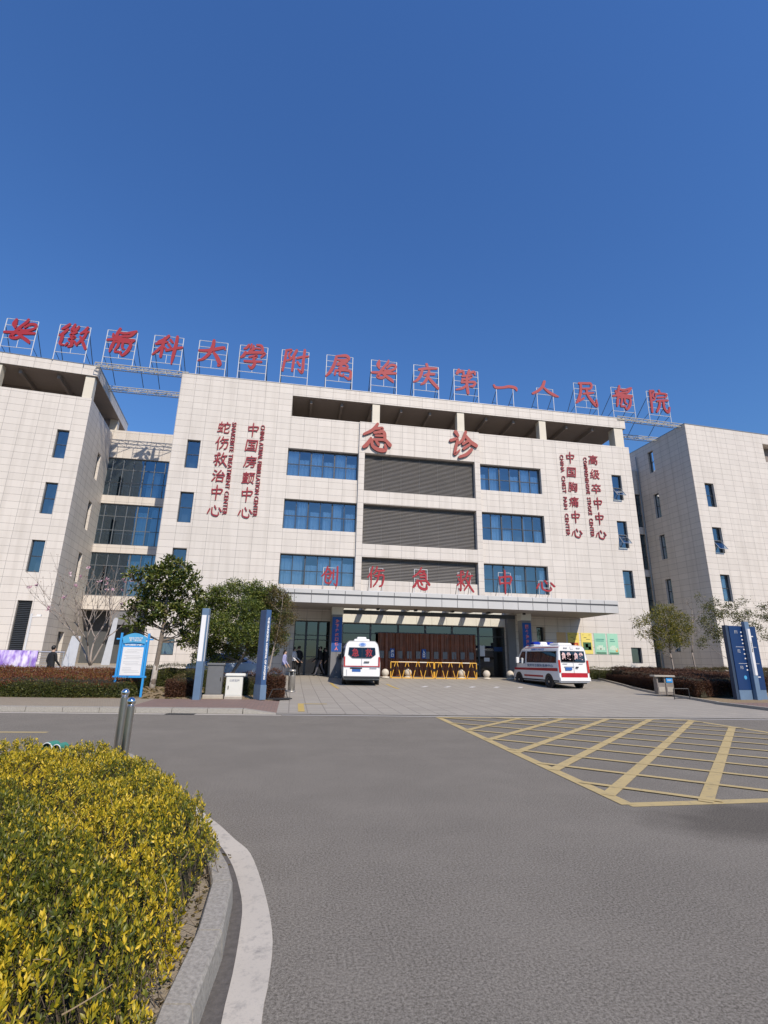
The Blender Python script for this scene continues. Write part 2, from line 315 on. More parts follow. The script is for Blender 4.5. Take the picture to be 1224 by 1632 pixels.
    def build(s, name, mats, parent=None, smooth=False, loc=None):
        me = bpy.data.meshes.new(name); me.from_pydata(s.v, [], s.f)
        for x in (mats if isinstance(mats, (list, tuple)) else [mats]): me.materials.append(M[x] if isinstance(x, str) else x)
        me.polygons.foreach_set('material_index', s.m)
        if smooth:
            me.polygons.foreach_set('use_smooth', [True]*len(s.f))
        me.update(); return link(name, me, parent, loc)
def link(name, me, parent=None, loc=None):
    o = bpy.data.objects.new(name, me); COL.objects.link(o)
    if parent: o.parent = parent
    if loc: o.location = loc
    return o
def weld(o, ang=40):                        # merge doubles, consistent normals, smooth by angle
    import bmesh
    bm = bmesh.new(); bm.from_mesh(o.data); bmesh.ops.remove_doubles(bm, verts=bm.verts, dist=1e-5); bmesh.ops.recalc_face_normals(bm, faces=bm.faces)
    for f in bm.faces: f.smooth = True
    for e in bm.edges:
        if len(e.link_faces) == 2: e.smooth = e.calc_face_angle(0) < R_(ang)
    bm.to_mesh(o.data); bm.free(); return o
def tag(o, label, cat, group=None):
    o['label'] = label; o['category'] = cat
    if group: o['group'] = group
    return o
def thing(name, label, cat, loc=(0, 0, 0), rz=0.0, group=None):
    o = bpy.data.objects.new(name, None); COL.objects.link(o); o.location = loc; o.rotation_euler = (0, 0, rz); o.empty_display_size = 0.3
    return tag(o, label, cat, group)
def setting(o, kind='structure'): o['kind'] = kind; return o
def copy_tree(o, parent=None):
    c = o.copy(); COL.objects.link(c)
    if parent: c.parent = parent
    for ch in list(o.children): copy_tree(ch, c)
    return c
def tris(name, V, F, mats, parent=None, mi=None, smooth=False):     # numpy -> mesh
    me = bpy.data.meshes.new(name); nv, nf = len(V), len(F)
    me.vertices.add(nv); me.vertices.foreach_set('co', V.astype(np.float32).ravel())
    me.loops.add(nf*3); me.loops.foreach_set('vertex_index', F.astype(np.int32).ravel())
    me.polygons.add(nf); me.polygons.foreach_set('loop_start', np.arange(0, nf*3, 3, dtype=np.int32)); me.polygons.foreach_set('loop_total', np.full(nf, 3, dtype=np.int32))
    for x in mats: me.materials.append(M[x] if isinstance(x, str) else x)
    if mi is not None: me.polygons.foreach_set('material_index', mi.astype(np.int32))
    me.update(calc_edges=True); me.validate(); return link(name, me, parent)
def unit(a): return a/np.maximum(np.linalg.norm(a, axis=-1, keepdims=True), 1e-9)
def leaf_mesh(name, pos, d, L, W, mats, parent=None, mi=None, fold=0.18):
    n = len(pos); d = unit(d); L = np.broadcast_to(L, n)[:, None]; W = np.broadcast_to(W, n)[:, None]
    rnd = rng.normal(size=(n, 3)); s = unit(np.cross(d, rnd)); nn = np.cross(s, d)
    b = pos; t = pos+d*L; mid = pos+d*L*0.5-nn*L*fold
    l = pos+d*L*0.45+s*W/2; r = pos+d*L*0.45-s*W/2
    V = np.stack([b, l, r, t, mid], 1).reshape(-1, 3)
    T = np.array([[0, 2, 4], [2, 3, 4], [0, 4, 1], [1, 4, 3]]); F = (np.arange(n)*5)[:, None, None]+T[None]
    return tris(name, V, F.reshape(-1, 3), mats, parent, None if mi is None else np.repeat(mi, 4))

# ------------------------------------------------------------------ writing
def text_mesh(body, size=1.0, bold=0.0, depth=0.03, shear=0.0, spacing=1.0, ax='CENTER', ay='CENTER'):
    c = bpy.data.curves.new('lettering', 'FONT'); c.body = body; c.size = size; c.offset = bold; c.extrude = depth; c.shear = shear
    c.space_character = spacing; c.align_x = ax; c.align_y = ay; c.resolution_u = 2
    o = bpy.data.objects.new('lettering', c); COL.objects.link(o); dg = bpy.context.evaluated_depsgraph_get(); dg.update()
    me = bpy.data.meshes.new_from_object(o.evaluated_get(dg)); bpy.data.objects.remove(o); bpy.data.curves.remove(c); return me
def text(name, body, size, m, parent, pos, rz=0.0, bold=0.0, depth=0.004, shear=0.0, spacing=1.0, roll=0.0, fit=None, tilt=0.0):
    me = text_mesh(body, size, bold, depth, shear, spacing); me.materials.clear(); me.materials.append(M[m])
    if fit:                                  # scale to width, height and centre
        v = np.empty(len(me.vertices)*3); me.vertices.foreach_get('co', v); v = v.reshape(-1, 3); lo, hi = v.min(0), v.max(0)
        for k in (0, 1): v[:, k] = (v[:, k]-(lo[k]+hi[k])/2)*fit[k]/max(hi[k]-lo[k], 1e-6)
        me.vertices.foreach_set('co', v.ravel()); me.update()
    o = link(name, me, parent); o.location = pos
    o.rotation_euler = (Matrix.Rotation(rz, 4, 'Z') @ Matrix.Rotation(R_(90)-tilt, 4, 'X') @ Matrix.Rotation(roll, 4, 'Z')).to_euler()
    return o

BR = {   # brush characters: strokes of x,y,width in a 100 box
'安': "30,92,8 27,76,15 31,62,7;68,97,7 64,86,10 52,72,9 42,58,10 34,48,7;62,66,6 78,80,9 95,80,9 97,70,8 84,60,8 62,55,8 46,58,6;2,42,8 30,44,10 60,46,12 98,48,8;40,52,8 32,38,8 24,27,10 42,24,10 60,34,7;48,40,8 62,30,10 82,18,11 88,11,5",
'徽': "30,97,8 18,84,10 8,76,6;28,78,7 16,62,10 4,52,6;14,58,9 14,40,10 12,22,9 22,18,6;48,98,7 44,84,10 38,80,6;62,92,6 56,80,10 40,72,7 52,66,7;58,70,7 40,57,9 57,51,7 38,40,9 58,34,8;48,36,9 50,20,11 40,13,6;36,26,7 30,17,6;62,28,7 67,21,6;92,92,7 84,76,10 72,66,6;76,70,7 98,76,6;92,72,7 84,48,9 68,26,7;74,54,7 86,34,9 98,12,9",
'醫': "40,102,8 34,84,11 30,70,8;34,88,7 60,86,8 96,98,8;96,98,7 80,80,9 66,73,6;20,79,7 24,67,9 50,73,8 80,79,6;4,55,8 40,62,10 94,63,8;94,63,7 84,52,7;27,50,9 22,30,11 18,12,6;30,50,7 60,54,9 84,50,9 80,24,11 64,3,8 54,10,5;45,51,8 42,34,9 35,20,6;58,50,7 58,32,8 66,26,6;36,13,7 56,14,7",
'科': "48,100,9 36,87,10 14,74,6;8,65,8 34,74,9 48,77,5;35,90,8 32,60,10 30,18,9;30,60,7 18,42,9 2,24,6;34,58,7 47,48,7;56,85,9 65,76,7;51,67,9 60,58,7;46,43,8 70,52,9 100,61,8;79,100,9 77,60,11 73,20,10 71,-6,4",
'大': "2,58,8 30,61,10 60,70,11 88,79,9 93,72,5;50,102,10 48,78,12 38,50,11 20,28,9 2,19,4;54,56,8 68,38,13 80,16,14 76,8,9",
'學': "30,96,8 22,84,9 14,80,6;40,100,6 36,85,7;48,95,6 45,77,7;34,72,7 52,83,7;60,99,7 77,97,9 83,79,8 72,72,6;57,86,6 73,85,6;20,66,9 14,52,11 6,45,7;18,61,8 50,68,10 90,70,9 80,53,7;36,49,7 63,57,8 52,42,8;52,44,9 58,26,10 48,7,10 36,14,5;20,31,8 50,32,9 82,35,7",
'附': "15,92,8 12,60,9 6,12,8;14,92,6 34,95,8 25,74,7 34,60,8 18,51,6;54,96,9 43,72,9 34,59,6;46,66,9 44,40,9 42,14,8;57,65,7 76,72,8 100,77,6;85,100,9 82,60,10 80,12,10 64,22,5;60,50,8 69,38,8",
'属': "40,92,7 75,97,11 85,84,10 60,78,9 36,78,7;36,90,9 30,60,11 16,28,11 0,8,6;80,73,7 56,68,8 42,63,5;60,70,7 52,48,7;41,56,7 71,63,8 81,50,8 48,45,7;58,62,7 54,36,8;36,34,8 33,16,7;36,33,7 70,38,9 94,34,9 91,6,10 72,12,5;54,34,7 51,18,7 65,15,7 67,23,5",
'庆': "52,100,10 56,88,9;20,75,8 50,82,10 94,87,7;34,78,9 28,54,11 14,32,10 -2,22,5;42,53,7 60,60,9 84,62,8;62,73,9 56,48,11 42,24,10 28,15,5;58,46,8 76,28,12 98,6,10",
'第': "20,97,10 12,82,11;14,86,7 36,93,10 40,82,8;64,100,8 58,86,9;60,86,7 84,95,10 89,85,7;34,72,8 74,78,9 62,62,7;34,60,8 32,46,8;34,57,7 60,62,8;30,46,7 84,52,9 80,36,9 66,33,6;54,76,9 52,40,11 56,4,11;52,37,7 34,22,9 6,13,5",
'一': "2,56,9 10,47,11 40,50,10 70,58,12 96,54,13 101,44,8",
'人': "50,100,11 40,70,12 22,46,12 0,28,11;45,66,8 66,44,13 88,30,14 102,25,7",
'民': "24,94,8 60,97,9 80,97,9 76,77,9 40,72,7;32,92,10 28,56,11 12,18,11 2,8,6;40,50,7 70,56,9 88,59,6;56,74,9 60,46,10 80,18,12 97,3,10 97,28,7;18,18,8 40,31,7",
'院': "17,96,9 16,50,10 14,4,9;16,94,7 35,97,8 26,76,8 35,62,8 20,53,7;62,102,8 64,92,9;44,86,8 40,75,7;44,84,7 70,89,8 96,87,8 87,73,7;50,69,7 79,74,7;44,53,7 70,58,9 98,61,7;58,56,9 52,32,10 36,6,8;75,58,9 76,24,10 92,9,10 101,30,7",
'急': "52,100,8 34,76,10 2,57,7;40,80,7 70,85,9 60,68,8;40,65,7 75,71,10 81,39,9;45,55,6 75,57,7;38,40,7 79,42,8;28,44,7 14,20,12 2,10,9;30,40,8 36,15,10 60,3,12 83,5,11 81,24,6;48,34,8 57,22,9;84,40,9 99,24,12",
'诊': "22,97,12 31,84,9;2,63,9 28,70,9 22,40,9 17,12,8 36,28,5;62,100,9 52,74,10 34,54,7;60,88,8 80,64,12 102,51,12;69,66,8 50,53,8;75,52,8 52,35,8;83,34,10 62,14,10 34,2,7",
'创': "34,98,8 24,72,9 2,48,6;36,88,7 59,66,9;24,57,7 51,62,8 46,40,8 33,41,5;26,57,8 24,20,8 50,14,8 57,26,6;68,82,8 68,36,8;90,100,8 90,50,9 88,4,9 73,13,5",
'伤': "28,98,8 16,68,9 0,48,6;20,66,8 20,2,8;54,98,8 44,74,8 32,63,5;47,78,7 94,83,8;44,54,8 91,59,9 85,16,9 69,7,7;66,72,8 56,34,9 34,6,7",
'救': "4,77,7 46,84,7;38,100,6 44,91,6;28,98,8 26,40,9 24,4,8 13,13,5;10,63,7 16,52,7;44,63,7 34,48,7;2,28,7 22,43,7;30,44,7 48,27,8;70,100,8 60,72,8 50,57,5;60,74,7 98,79,7;86,76,8 74,40,9 46,6,7;60,56,7 78,28,10 102,0,9",
'中': "14,73,8 18,40,8;14,70,8 88,75,9 79,42,9;20,44,7 79,47,8;50,102,9 50,50,10 48,-2,7",
'心': "14,54,10 0,22,8;30,64,8 34,20,10 66,8,11 82,18,8 79,36,5;48,78,9 59,57,9;82,64,9 100,40,11"}
def brush_mesh(ch, w, h, depth, mats, fat=1.0):
    me_v, me_f, me_m = [], [], []
    for si, st in enumerate(BR[ch].split(';')):
        P = np.array([[float(q) for q in p.split(',')] for p in st.split()]); n = len(P)
        E = np.vstack([2*P[0]-P[1], P, 2*P[-1]-P[-2]]); C = []
        for i in range(n-1):
            a, b, c, d = E[i:i+4]
            for t in np.linspace(0, 1, 7)[:(7 if i == n-2 else 6)]:
                C.append(0.5*((2*b)+(c-a)*t+(2*a-5*b+4*c-d)*t*t+(3*b-a-3*c+d)*t**3))
        C = np.array(C); T = np.gradient(C[:, :2], axis=0); T = unit(T); Nn = np.stack([-T[:, 1], T[:, 0]], 1); hw = C[:, 2:3]*fat/2
        Lf, Rt = C[:, :2]+Nn*hw, C[:, :2]-Nn*hw
        a0 = math.atan2(T[0, 1], T[0, 0]); a1 = math.atan2(T[-1, 1], T[-1, 0])
        cap0 = [C[0, :2]+hw[0, 0]*np.array([math.cos(a0+math.pi/2+k*math.pi/5), math.sin(a0+math.pi/2+k*math.pi/5)]) for k in range(1, 5)]
        cap1 = [C[-1, :2]+hw[-1, 0]*np.array([math.cos(a1-math.pi/2+k*math.pi/5), math.sin(a1-math.pi/2+k*math.pi/5)]) for k in range(1, 5)]
        z = -0.003*si; N = len(C); b0 = len(me_v); zb = depth-0.002*si
        def V(p, y): me_v.append(((p[0]/100-0.5)*w, y, p[1]/100*h)); return len(me_v)-1
        fl = [V(p, z) for p in Lf]; fr = [V(p, z) for p in Rt]; c0 = [V(p, z) for p in cap0]; c1 = [V(p, z) for p in cap1]
        for i in range(N-1): me_f.append((fl[i], fr[i], fr[i+1], fl[i+1])); me_m.append(0)
        me_f.append((fl[0], *c0, fr[0])); me_m.append(0); me_f.append((fr[-1], *c1, fl[-1])); me_m.append(0)
        loop = fl[::-1]+c0+fr+c1                  # outline
        bk = []
        for i in loop: x, y, zz = me_v[i]; me_v.append((x, zb, zz)); bk.append(len(me_v)-1)
        for i in range(len(loop)): j = (i+1) % len(loop); me_f.append((loop[i], loop[j], bk[j], bk[i])); me_m.append(1)
    me = bpy.data.meshes.new('brush_letter'); me.from_pydata(me_v, [], me_f)
    for x in mats: me.materials.append(M[x])
    me.polygons.foreach_set('material_index', me_m); me.update(); return me

# ================================================================== THE SETTING
def ye(x): return 16.0-0.0967*x                        # far edge of the road
def pz(x, y):                                          # height of the forecourt
    return float(np.interp(y-0.0*x, [14, 16, 20, 28, 33, 36, 60], [0.006, 0.02, 0.06, 0.19, 0.45, 0.5, 0.5]))
b = MB(); b.add([(-900, -900, -0.05), (900, -900, -0.05), (900, 900, -0.05), (-900, 900, -0.05)], [(0, 1, 2, 3)]); setting(b.build('ground', 'earth'))
b = MB(); b.add([(-90, -70, 0), (90, -70, 0), (90, ye(90), 0), (-90, ye(-90), 0)], [(0, 1, 2, 3)]); setting(b.build('road', 'asphalt'))
def sheet(name, m, poly_fn, xs, ts, zfn):              # grid patch: poly_fn(x,t)->y
    b = MB(); vs = [(x, poly_fn(x, t), zfn(x, poly_fn(x, t))) for t in ts for x in xs]; n = len(xs)
    b.add(vs, [(j*n+i, j*n+i+1, (j+1)*n+i+1, (j+1)*n+i) for j in range(len(ts)-1) for i in range(n-1)])
    return setting(b.build(name, m))
ts = [0, .2, .35, .5, .6, .7, .78, .86, .93, 1.0]
sheet('forecourt', 'plaza', lambda x, t: (ye(x)+0.16)*(1-t)+42*t, list(np.linspace(-0.35, 60, 16)), list(np.linspace(0, 1, 40)), pz)
sheet('side_court', 'plaza', lambda x, t: 27+9*t, list(np.linspace(-8.4, -0.36, 5)), list(np.linspace(0, 1, 12)), lambda x, y: pz(x, y)-0.002)
b = MB()                                                # flush concrete strip at the road edge
for i in range(46):
    x0, x1 = -0.35+i*1.0, -0.35+i*1.0+0.985; b.add([(x0, ye(x0), .012), (x1, ye(x1), .012), (x1, ye(x1)+.16, .018), (x0, ye(x0)+.16, .018)], [(0, 1, 2, 3)])
setting(b.build('flush_kerb', 'granite'))
b = MB(); xs = [-90, -0.36]
b.add([(-90, ye(-90)+.28, .13), (-4.6, ye(-4.6)+.28, .13), (-4.6, 19.75, .13), (-90, 19.75+8, .13)], [(0, 1, 2, 3)]); setting(b.build('pavement', 'walk_tan'))
b = MB(); b.add([(-4.6, ye(-4.6)+.28, .13), (-1.3, ye(-1.3)+.28, .13), (-1.3, 19.75, .13), (-4.6, 19.75, .13)], [(0, 1, 2, 3)])
b.add([(-1.3, ye(-1.3)+.28, .13), (-0.35, ye(-.35)+.16, .012), (-0.35, 19.75, .07), (-1.3, 19.75, .13)], [(0, 1, 2, 3)]); setting(b.build('pavement', 'walk_red'))
b = MB()                                                # kerb of the far pavement, block by block, dropped at the forecourt
x = -1.32
while x > -40:
    x0 = x-0.985; b.hexa([(x0, ye(x0), 0.0), (x, ye(x), 0.0), (x, ye(x)+.28, 0.0), (x0, ye(x0)+.28, 0.0), (x0, ye(x0)+.02, .135), (x, ye(x)+.02, .135), (x, ye(x)+.275, .137), (x0, ye(x0)+.275, .137)]); x -= 1.0
b.hexa([(-1.3, ye(-1.3), 0), (-.36, ye(-.36), 0), (-.36, ye(-.36)+.28, 0), (-1.3, ye(-1.3)+.28, 0), (-1.3, ye(-1.3)+.02, .135), (-.36, ye(-.36)+.02, .014), (-.36, ye(-.36)+.27, .016), (-1.3, ye(-1.3)+.27, .135)])
setting(b.build('kerb', 'granite'))
def lz(x, y): return 0.11+0.012*(y-19.75)+0.03*math.sin(x*1.7)*math.sin(y*1.3)
sheet('planting_bed', 'litter', lambda x, t: 19.75+6.2*t, list(np.linspace(-8.4, -0.6, 22)), list(np.linspace(0, 1, 16)), lz)
sheet('planting_bed', 'litter', lambda x, t: 19.75+6.2*t, list(np.linspace(-40, -8.4, 40)), list(np.linspace(0, 1, 10)), lz)
b = MB(); b.box(-45, -8.5, 25.9, 46, -0.05, 0.9); setting(b.build('raised_terrace', 'platform'))
b = MB()
for i in range(12):
    for j in range(16):
        t0, t1 = i/12, (i+1)/12; y0, y1 = 19.3+16.7*t0, 19.3+16.7*t1
        f = lambda y: float(np.interp(y, [19.3, 21.1, 24.6, 29.2, 33, 36], [17.35, 17.8, 18.4, 20.0, 20.9, 22.0]))
        xa0, xb0, xa1, xb1 = [f(y)+(60-f(y))*k for y in (y0, y1) for k in (j/16, (j+1)/16)]
        b.add([(xa0, y0, pz(0, y0)+.05), (xb0, y0, pz(0, y0)+.05), (xb1, y1, pz(0, y1)+.05), (xa1, y1, pz(0, y1)+.05)], [(0, 1, 2, 3)])
setting(b.build('planting_bed', 'litter'))
b = MB()
for i in range(60):
    k = i/60; y0, y1 = 19.3+(36-19.3)*i/30, 19.3+(36-19.3)*(i+0.97)/30
    if y1 > 36: break
    xa, xb = f(y0), f(y1); z = pz(0, y0); b.hexa([(xa-.1, y0, z-.05), (xa, y0, z-.05), (xb, y1, z-.05), (xb-.1, y1, z-.05), (xa-.1, y0, z+.1), (xa, y0, z+.1), (xb, y1, pz(0, y1)+.1), (xb-.1, y1, pz(0, y1)+.1)])
setting(b.build('bed_edging', 'concrete'))
b = MB(); b.add([(17.3, ye(17.3)+.3, .10), (60, ye(60)+.3, .10), (60, 19.25, .12), (17.3, 19.25, .12)], [(0, 1, 2, 3)]); setting(b.build('pavement', 'walk_red'))
b = MB(); x = 17.3
b.hexa([(17.12, ye(17.2), 0), (17.3, ye(17.3), 0), (17.3, 19.3, 0.03), (17.12, 19.3, 0.03), (17.12, ye(17.2), .12), (17.3, ye(17.3), .12), (17.3, 19.3, .15), (17.12, 19.3, .15)])
while x < 40:
    x1 = x+.985; b.hexa([(x, ye(x), 0), (x1, ye(x1), 0), (x1, ye(x1)+.3, 0), (x, ye(x)+.3, 0), (x, ye(x)+.02, .125), (x1, ye(x1)+.02, .125), (x1, ye(x1)+.295, .127), (x, ye(x)+.295, .127)]); x += 1
setting(b.build('kerb', 'granite'))

# ---- road markings (sheets 4 mm above the asphalt)
def strip(b, p, q, w, z=0.004):
    d = (Vector(q)-Vector(p)).normalized(); n = Vector((-d.y, d.x))*w/2; p, q = Vector(p), Vector(q)
    b.add([(*(p-n), z), (*(q-n), z), (*(q+n), z), (*(p+n), z)], [(0, 1, 2, 3)])
b = MB(); strip(b, (-90, ye(-90)-.27), (-0.2, ye(-.2)-.27), 0.2); setting(b.build('white_edge_line', 'white_paint'))
b = MB(); strip(b, (-0.19, ye(-.19)-.2), (60, ye(60)-.2), 0.10); setting(b.build('white_edge_line', 'bay_white'))
b = MB(); strip(b, (-9.0, 12.78), (-4.95, 12.48), 0.14); strip(b, (-16, 13.4), (-12, 13.05), 0.14); setting(b.build('yellow_lane_line', 'yellow_paint'))
b = MB()                                                # hatched no-stopping box
BX = [(4.0, 6.05), (11.85, 6.05), (11.75, 14.45), (4.28, 15.2)]
for i in range(4): strip(b, BX[i], BX[(i+1) % 4], 0.17, 0.004+0.0008*i)
def inside(p):
    s = [(BX[(i+1) % 4][0]-BX[i][0])*(p[1]-BX[i][1])-(BX[(i+1) % 4][1]-BX[i][1])*(p[0]-BX[i][0]) for i in range(4)]; return min(s) > 0
def clip(p, d):
    t = [k*0.01 for k in range(-2500, 2500)]; pts = [(p[0]+d[0]*k, p[1]+d[1]*k) for k in t]; pts = [q for q in pts if inside(q)]
    return (pts[0], pts[-1]) if len(pts) > 20 else None
for k in range(-8, 6):
    c = clip((7.5, 7.5+1.02+1.44*k), (.7071, .7071))
    if c: strip(b, *c, 0.165, 0.0085+0.0002*(k+8))
for k in range(0, 14):
    c = clip((5.0, 11.3-5.0+1.36*k-1.36), (.74, -.67))
    if c: strip(b, *c, 0.12, 0.0125+0.0002*k)
setting(b.build('yellow_hatched_box', 'yellow_paint'))
b = MB()                                                # bay marks on the forecourt
def pstrip(b, p, q, w): 
    d = (Vector(q)-Vector(p)).normalized(); n = Vector((-d.y, d.x))*w/2; N = 6
    for i in range(N):
        a, c = Vector(p).lerp(Vector(q), i/N), Vector(p).lerp(Vector(q), (i+1)/N)
        b.add([(*(v+s*n), pz(0, (v+s*n).y)+.006) for v, s in ((a, -1), (c, -1), (c, 1), (a, 1))], [(0, 1, 2, 3)])
pstrip(b, (0.38, 16.5), (0.40, 19.0), .2); pstrip(b, (.5, 18.9), (1.3, 18.85), .15); pstrip(b, (2.35, 26.2), (2.2, 29.6), .16); pstrip(b, (5.35, 26.2), (5.3, 29.2), .16)
setting(b.build('yellow_bay_line', 'yellow_thin'))
b = MB()
for x in (6.9, 8.2, 9.6, 11.0, 12.4): pstrip(b, (x, 27.6), (x+.45, 28.3), .22)
setting(b.build('white_bay_line', 'bay_white'))

# ---- foreground island: kerb, painted curve and soil
KO = [(-0.30, -3.0), (-0.33, 1.4), (-0.335, 2.2), (-0.34, 2.71), (-0.32, 2.88), (-0.30, 3.23), (-0.275, 3.71), (-0.285, 3.96), (-0.35, 4.34), (-0.52, 4.87), (-0.82, 5.6), (-1.2, 6.6), (-1.7, 7.75), (-2.05, 8.5), (-2.38, 9.05), (-2.95, 9.36), (-4.2, 9.5), (-6, 9.6), (-9, 9.7), (-16, 9.9)]
def resample(P, step):
    P = [Vector(p) for p in P]; o = [P[0]]; acc = 0
    E = [2*P[0]-P[1]]+P+[2*P[-1]-P[-2]]; f = []
    for i in range(len(P)-1):
        a, b_, c, d = E[i:i+4]
        for k in range(12): t = k/12; f.append(0.5*((2*b_)+(c-a)*t+(2*a-5*b_+4*c-d)*t*t+(3*b_-a-3*c+d)*t**3))
    f.append(P[-1]); L = 0; o = [f[0]]
    for i in range(1, len(f)):
        L += (f[i]-f[i-1]).length
        if L >= step: o.append(f[i]); L = 0
    return o
def offs(P, d):
    o = []
    for i, p in enumerate(P):
        t = (P[min(i+1, len(P)-1)]-P[max(i-1, 0)]).normalized(); o.append(p+Vector((t.y, -t.x))*d)
    return o
kc = resample(KO, 0.09); ki = offs(kc, -0.135); kb = offs(kc, 0.018)
b = MB(); blk = 8
s = 0; e = 0
while e < len(kc)-1:
    s = e; e = min(s+(3 if 3.55 < kc[s].y < 4.9 else (6 if kc[s].y < 9 else 9)), len(kc)-1); rings = []
    for i in (s, e):
        g = 0.0
        ii, oo, bb = ki[i], kc[i], kb[i]
        if i == s: k = 0.10; ii, oo, bb = ki[i].lerp(ki[i+1], k), kc[i].lerp(kc[i+1], k), kb[i].lerp(kb[i+1], k)
        m_ = lambda p, q, t: p.lerp(q, t)
        rings.append([(*ii, -.02), (*bb, -.02), (*m_(bb, oo, .85), .125), (*m_(oo, ii, .08), .142), (*m_(oo, ii, .92), .144), (*ii, .128)])
    b.loft(rings, True, True)
setting(b.build('kerb', 'granite'))
WO = [(0.0, 0.5), (-0.02, 2.0), (-0.03, 2.9), (-0.01, 3.23), (-0.01, 3.67), (-0.09, 4.28), (-0.24, 5.01), (-0.40, 5.37), (-0.59, 5.80), (-0.80, 6.22), (-1.15, 6.95), (-1.7, 8.0)]
WI = [(-0.2, 0.5), (-0.205, 2.0), (-0.21, 2.92), (-0.205, 3.14), (-0.20, 3.37), (-0.205, 3.75), (-0.22, 4.05), (-0.27, 4.36), (-0.37, 4.80), (-0.55, 5.32), (-0.82, 5.9), (-1.35, 6.95)]
a_, c_ = resample(WO, .12), resample(WI, .12); n = 60
pick = lambda P, i: P[0].lerp(P[0], 0) if i <= 0 else P[min(int(i*(len(P)-1)/n), len(P)-1)]
b = MB(); vs = [(*pick(P, i), .004) for i in range(n+1) for P in (c_, a_)]; b.add(vs, [(2*i, 2*i+1, 2*i+3, 2*i+2) for i in range(n)]); setting(b.build('white_curve_line', 'white_paint'))
b = MB(); gk = resample([(-0.16, 0.5)]+[(p[0]+.045, p[1]) for p in WI[1:]], .12); gi = [Vector((min(p.x-.06, q.x), p.y)) for p, q in zip(gk, gk)]
kx = sorted([(p.y, p.x) for p in kb if .3 < p.y < 7.2]); xs_ = lambda y: float(np.interp(y, [q[0] for q in kx], [q[1] for q in kx]))
vs = [v for p in gk for v in ((xs_(p.y)-.02, p.y, .0022), (p.x-.02, p.y, .0022))]; b.add(vs, [(2*i, 2*i+1, 2*i+3, 2*i+2) for i in range(len(gk)-1)]); setting(b.build('gutter_dirt', 'gutter'))
b = MB(); soil = [(*p, .085) for p in offs(kc, -0.13)]; far = [(-16, p[1], .085) for p in soil]
b.add(soil+far, [(i, i+1, len(soil)+i+1, len(soil)+i) for i in range(len(soil)-1)]); setting(b.build('soil', 'soil'))

# ================================================================== BUILDINGS
FX = {}
def window(parent, P, a0, a1, z0, z1, dep, cols, zt, cur=None, heavy=2, fm='frame', gm='glass', th=.045, lowlight=False, name='window'):
    b = MB(); fr = dep-.08
    for q0, q1 in ((a0, a0+.06), (a1-.06, a1)): b.pbox(P, q0, q1, z0, z1, fr, dep)
    for q0, q1 in ((z0, z0+.06), (z1-.07, z1)): b.pbox(P, a0+.06, a1-.06, q0, q1, fr, dep)
    for i in range(1, cols):
        a = a0+(a1-a0)*i/cols; t = th*(1.5 if heavy and i % heavy == 0 else .8); b.pbox(P, a-t/2*1.4, a+t/2*1.4, z0+.06, z1-.07, fr-.012*(1 if heavy and i % heavy == 0 else 0), dep-.002)
    for z in zt: b.pbox(P, a0+.06, a1-.06, z-.025, z+.025, fr+.01, dep-.004)
    w = b.build(name, fm, parent)
    g = MB(); g.add([P(a0, z0, dep-.03), P(a1, z0, dep-.03), P(a1, z1, dep-.03), P(a0, z1, dep-.03)], [(0, 1, 2, 3)]); g.build('pane', gm, w)
    r = MB(); D = dep+1.1                                # room lining behind the glass
    q = [P(a0, z0, dep), P(a1, z0, dep), P(a1, z1, dep), P(a0, z1, dep), P(a0, z0, D), P(a1, z0, D), P(a1, z1, D), P(a0, z1, D)]
    r.add(q, [(0, 4, 5, 1), (1, 5, 6, 2), (2, 6, 7, 3), (3, 7, 4, 0), (4, 7, 6, 5)]); r.build('room_lining', 'room' if gm == 'glass' else 'dark_room', w)
    if cur:
        for (f0, f1, gap) in cur:
            c = MB(); x0, x1 = a0+(a1-a0)*f0, a0+(a1-a0)*f1; N = int((x1-x0)/.045)+2; ph = rng.random()*6; zb_, zt_ = z0+.02, z1-.05-gap*(z1-z0)
            row = [(x0+(x1-x0)*i/(N-1), dep+.14+.035*math.sin(i*1.15+ph)+.03*math.sin(i*.43+ph)) for i in range(N)]
            vs = [P(x, zb_, d) for x, d in row]+[P(x, zt_, d) for x, d in row]
            c.add(vs, [(i, i+1, N+i+1, N+i) for i in range(N-1)]); c.build('curtain', 'curtain', w)
    return w
def awning(parent, P, a0, a1, z0, z1, dep, out):          # top-hung sash pushed out at the foot
    b = MB(); ang = R_(out); L = z1-z0
    def Q(a, s, k): return P(a, z1-s*math.cos(ang)+k*math.sin(ang)*-1*0, dep-.09-s*math.sin(ang)-k)
    for q0, q1, s0, s1 in ((a0, a0+.05, 0, L), (a1-.05, a1, 0, L), (a0+.05, a1-.05, 0, .05), (a0+.05, a1-.05, L-.05, L)):
        b.hexa([Q(q0, s1, 0), Q(q1, s1, 0), Q(q1, s1, -.04), Q(q0, s1, -.04), Q(q0, s0, 0), Q(q1, s0, 0), Q(q1, s0, -.04), Q(q0, s0, -.04)])
    o = b.build('sash', 'frame_light', parent); g = MB(); g.add([Q(a0+.05, L-.05, -.02), Q(a1-.05, L-.05, -.02), Q(a1-.05, .05, -.02), Q(a0+.05, .05, -.02)], [(0, 1, 2, 3)]); g.build('pane', 'glass', o)
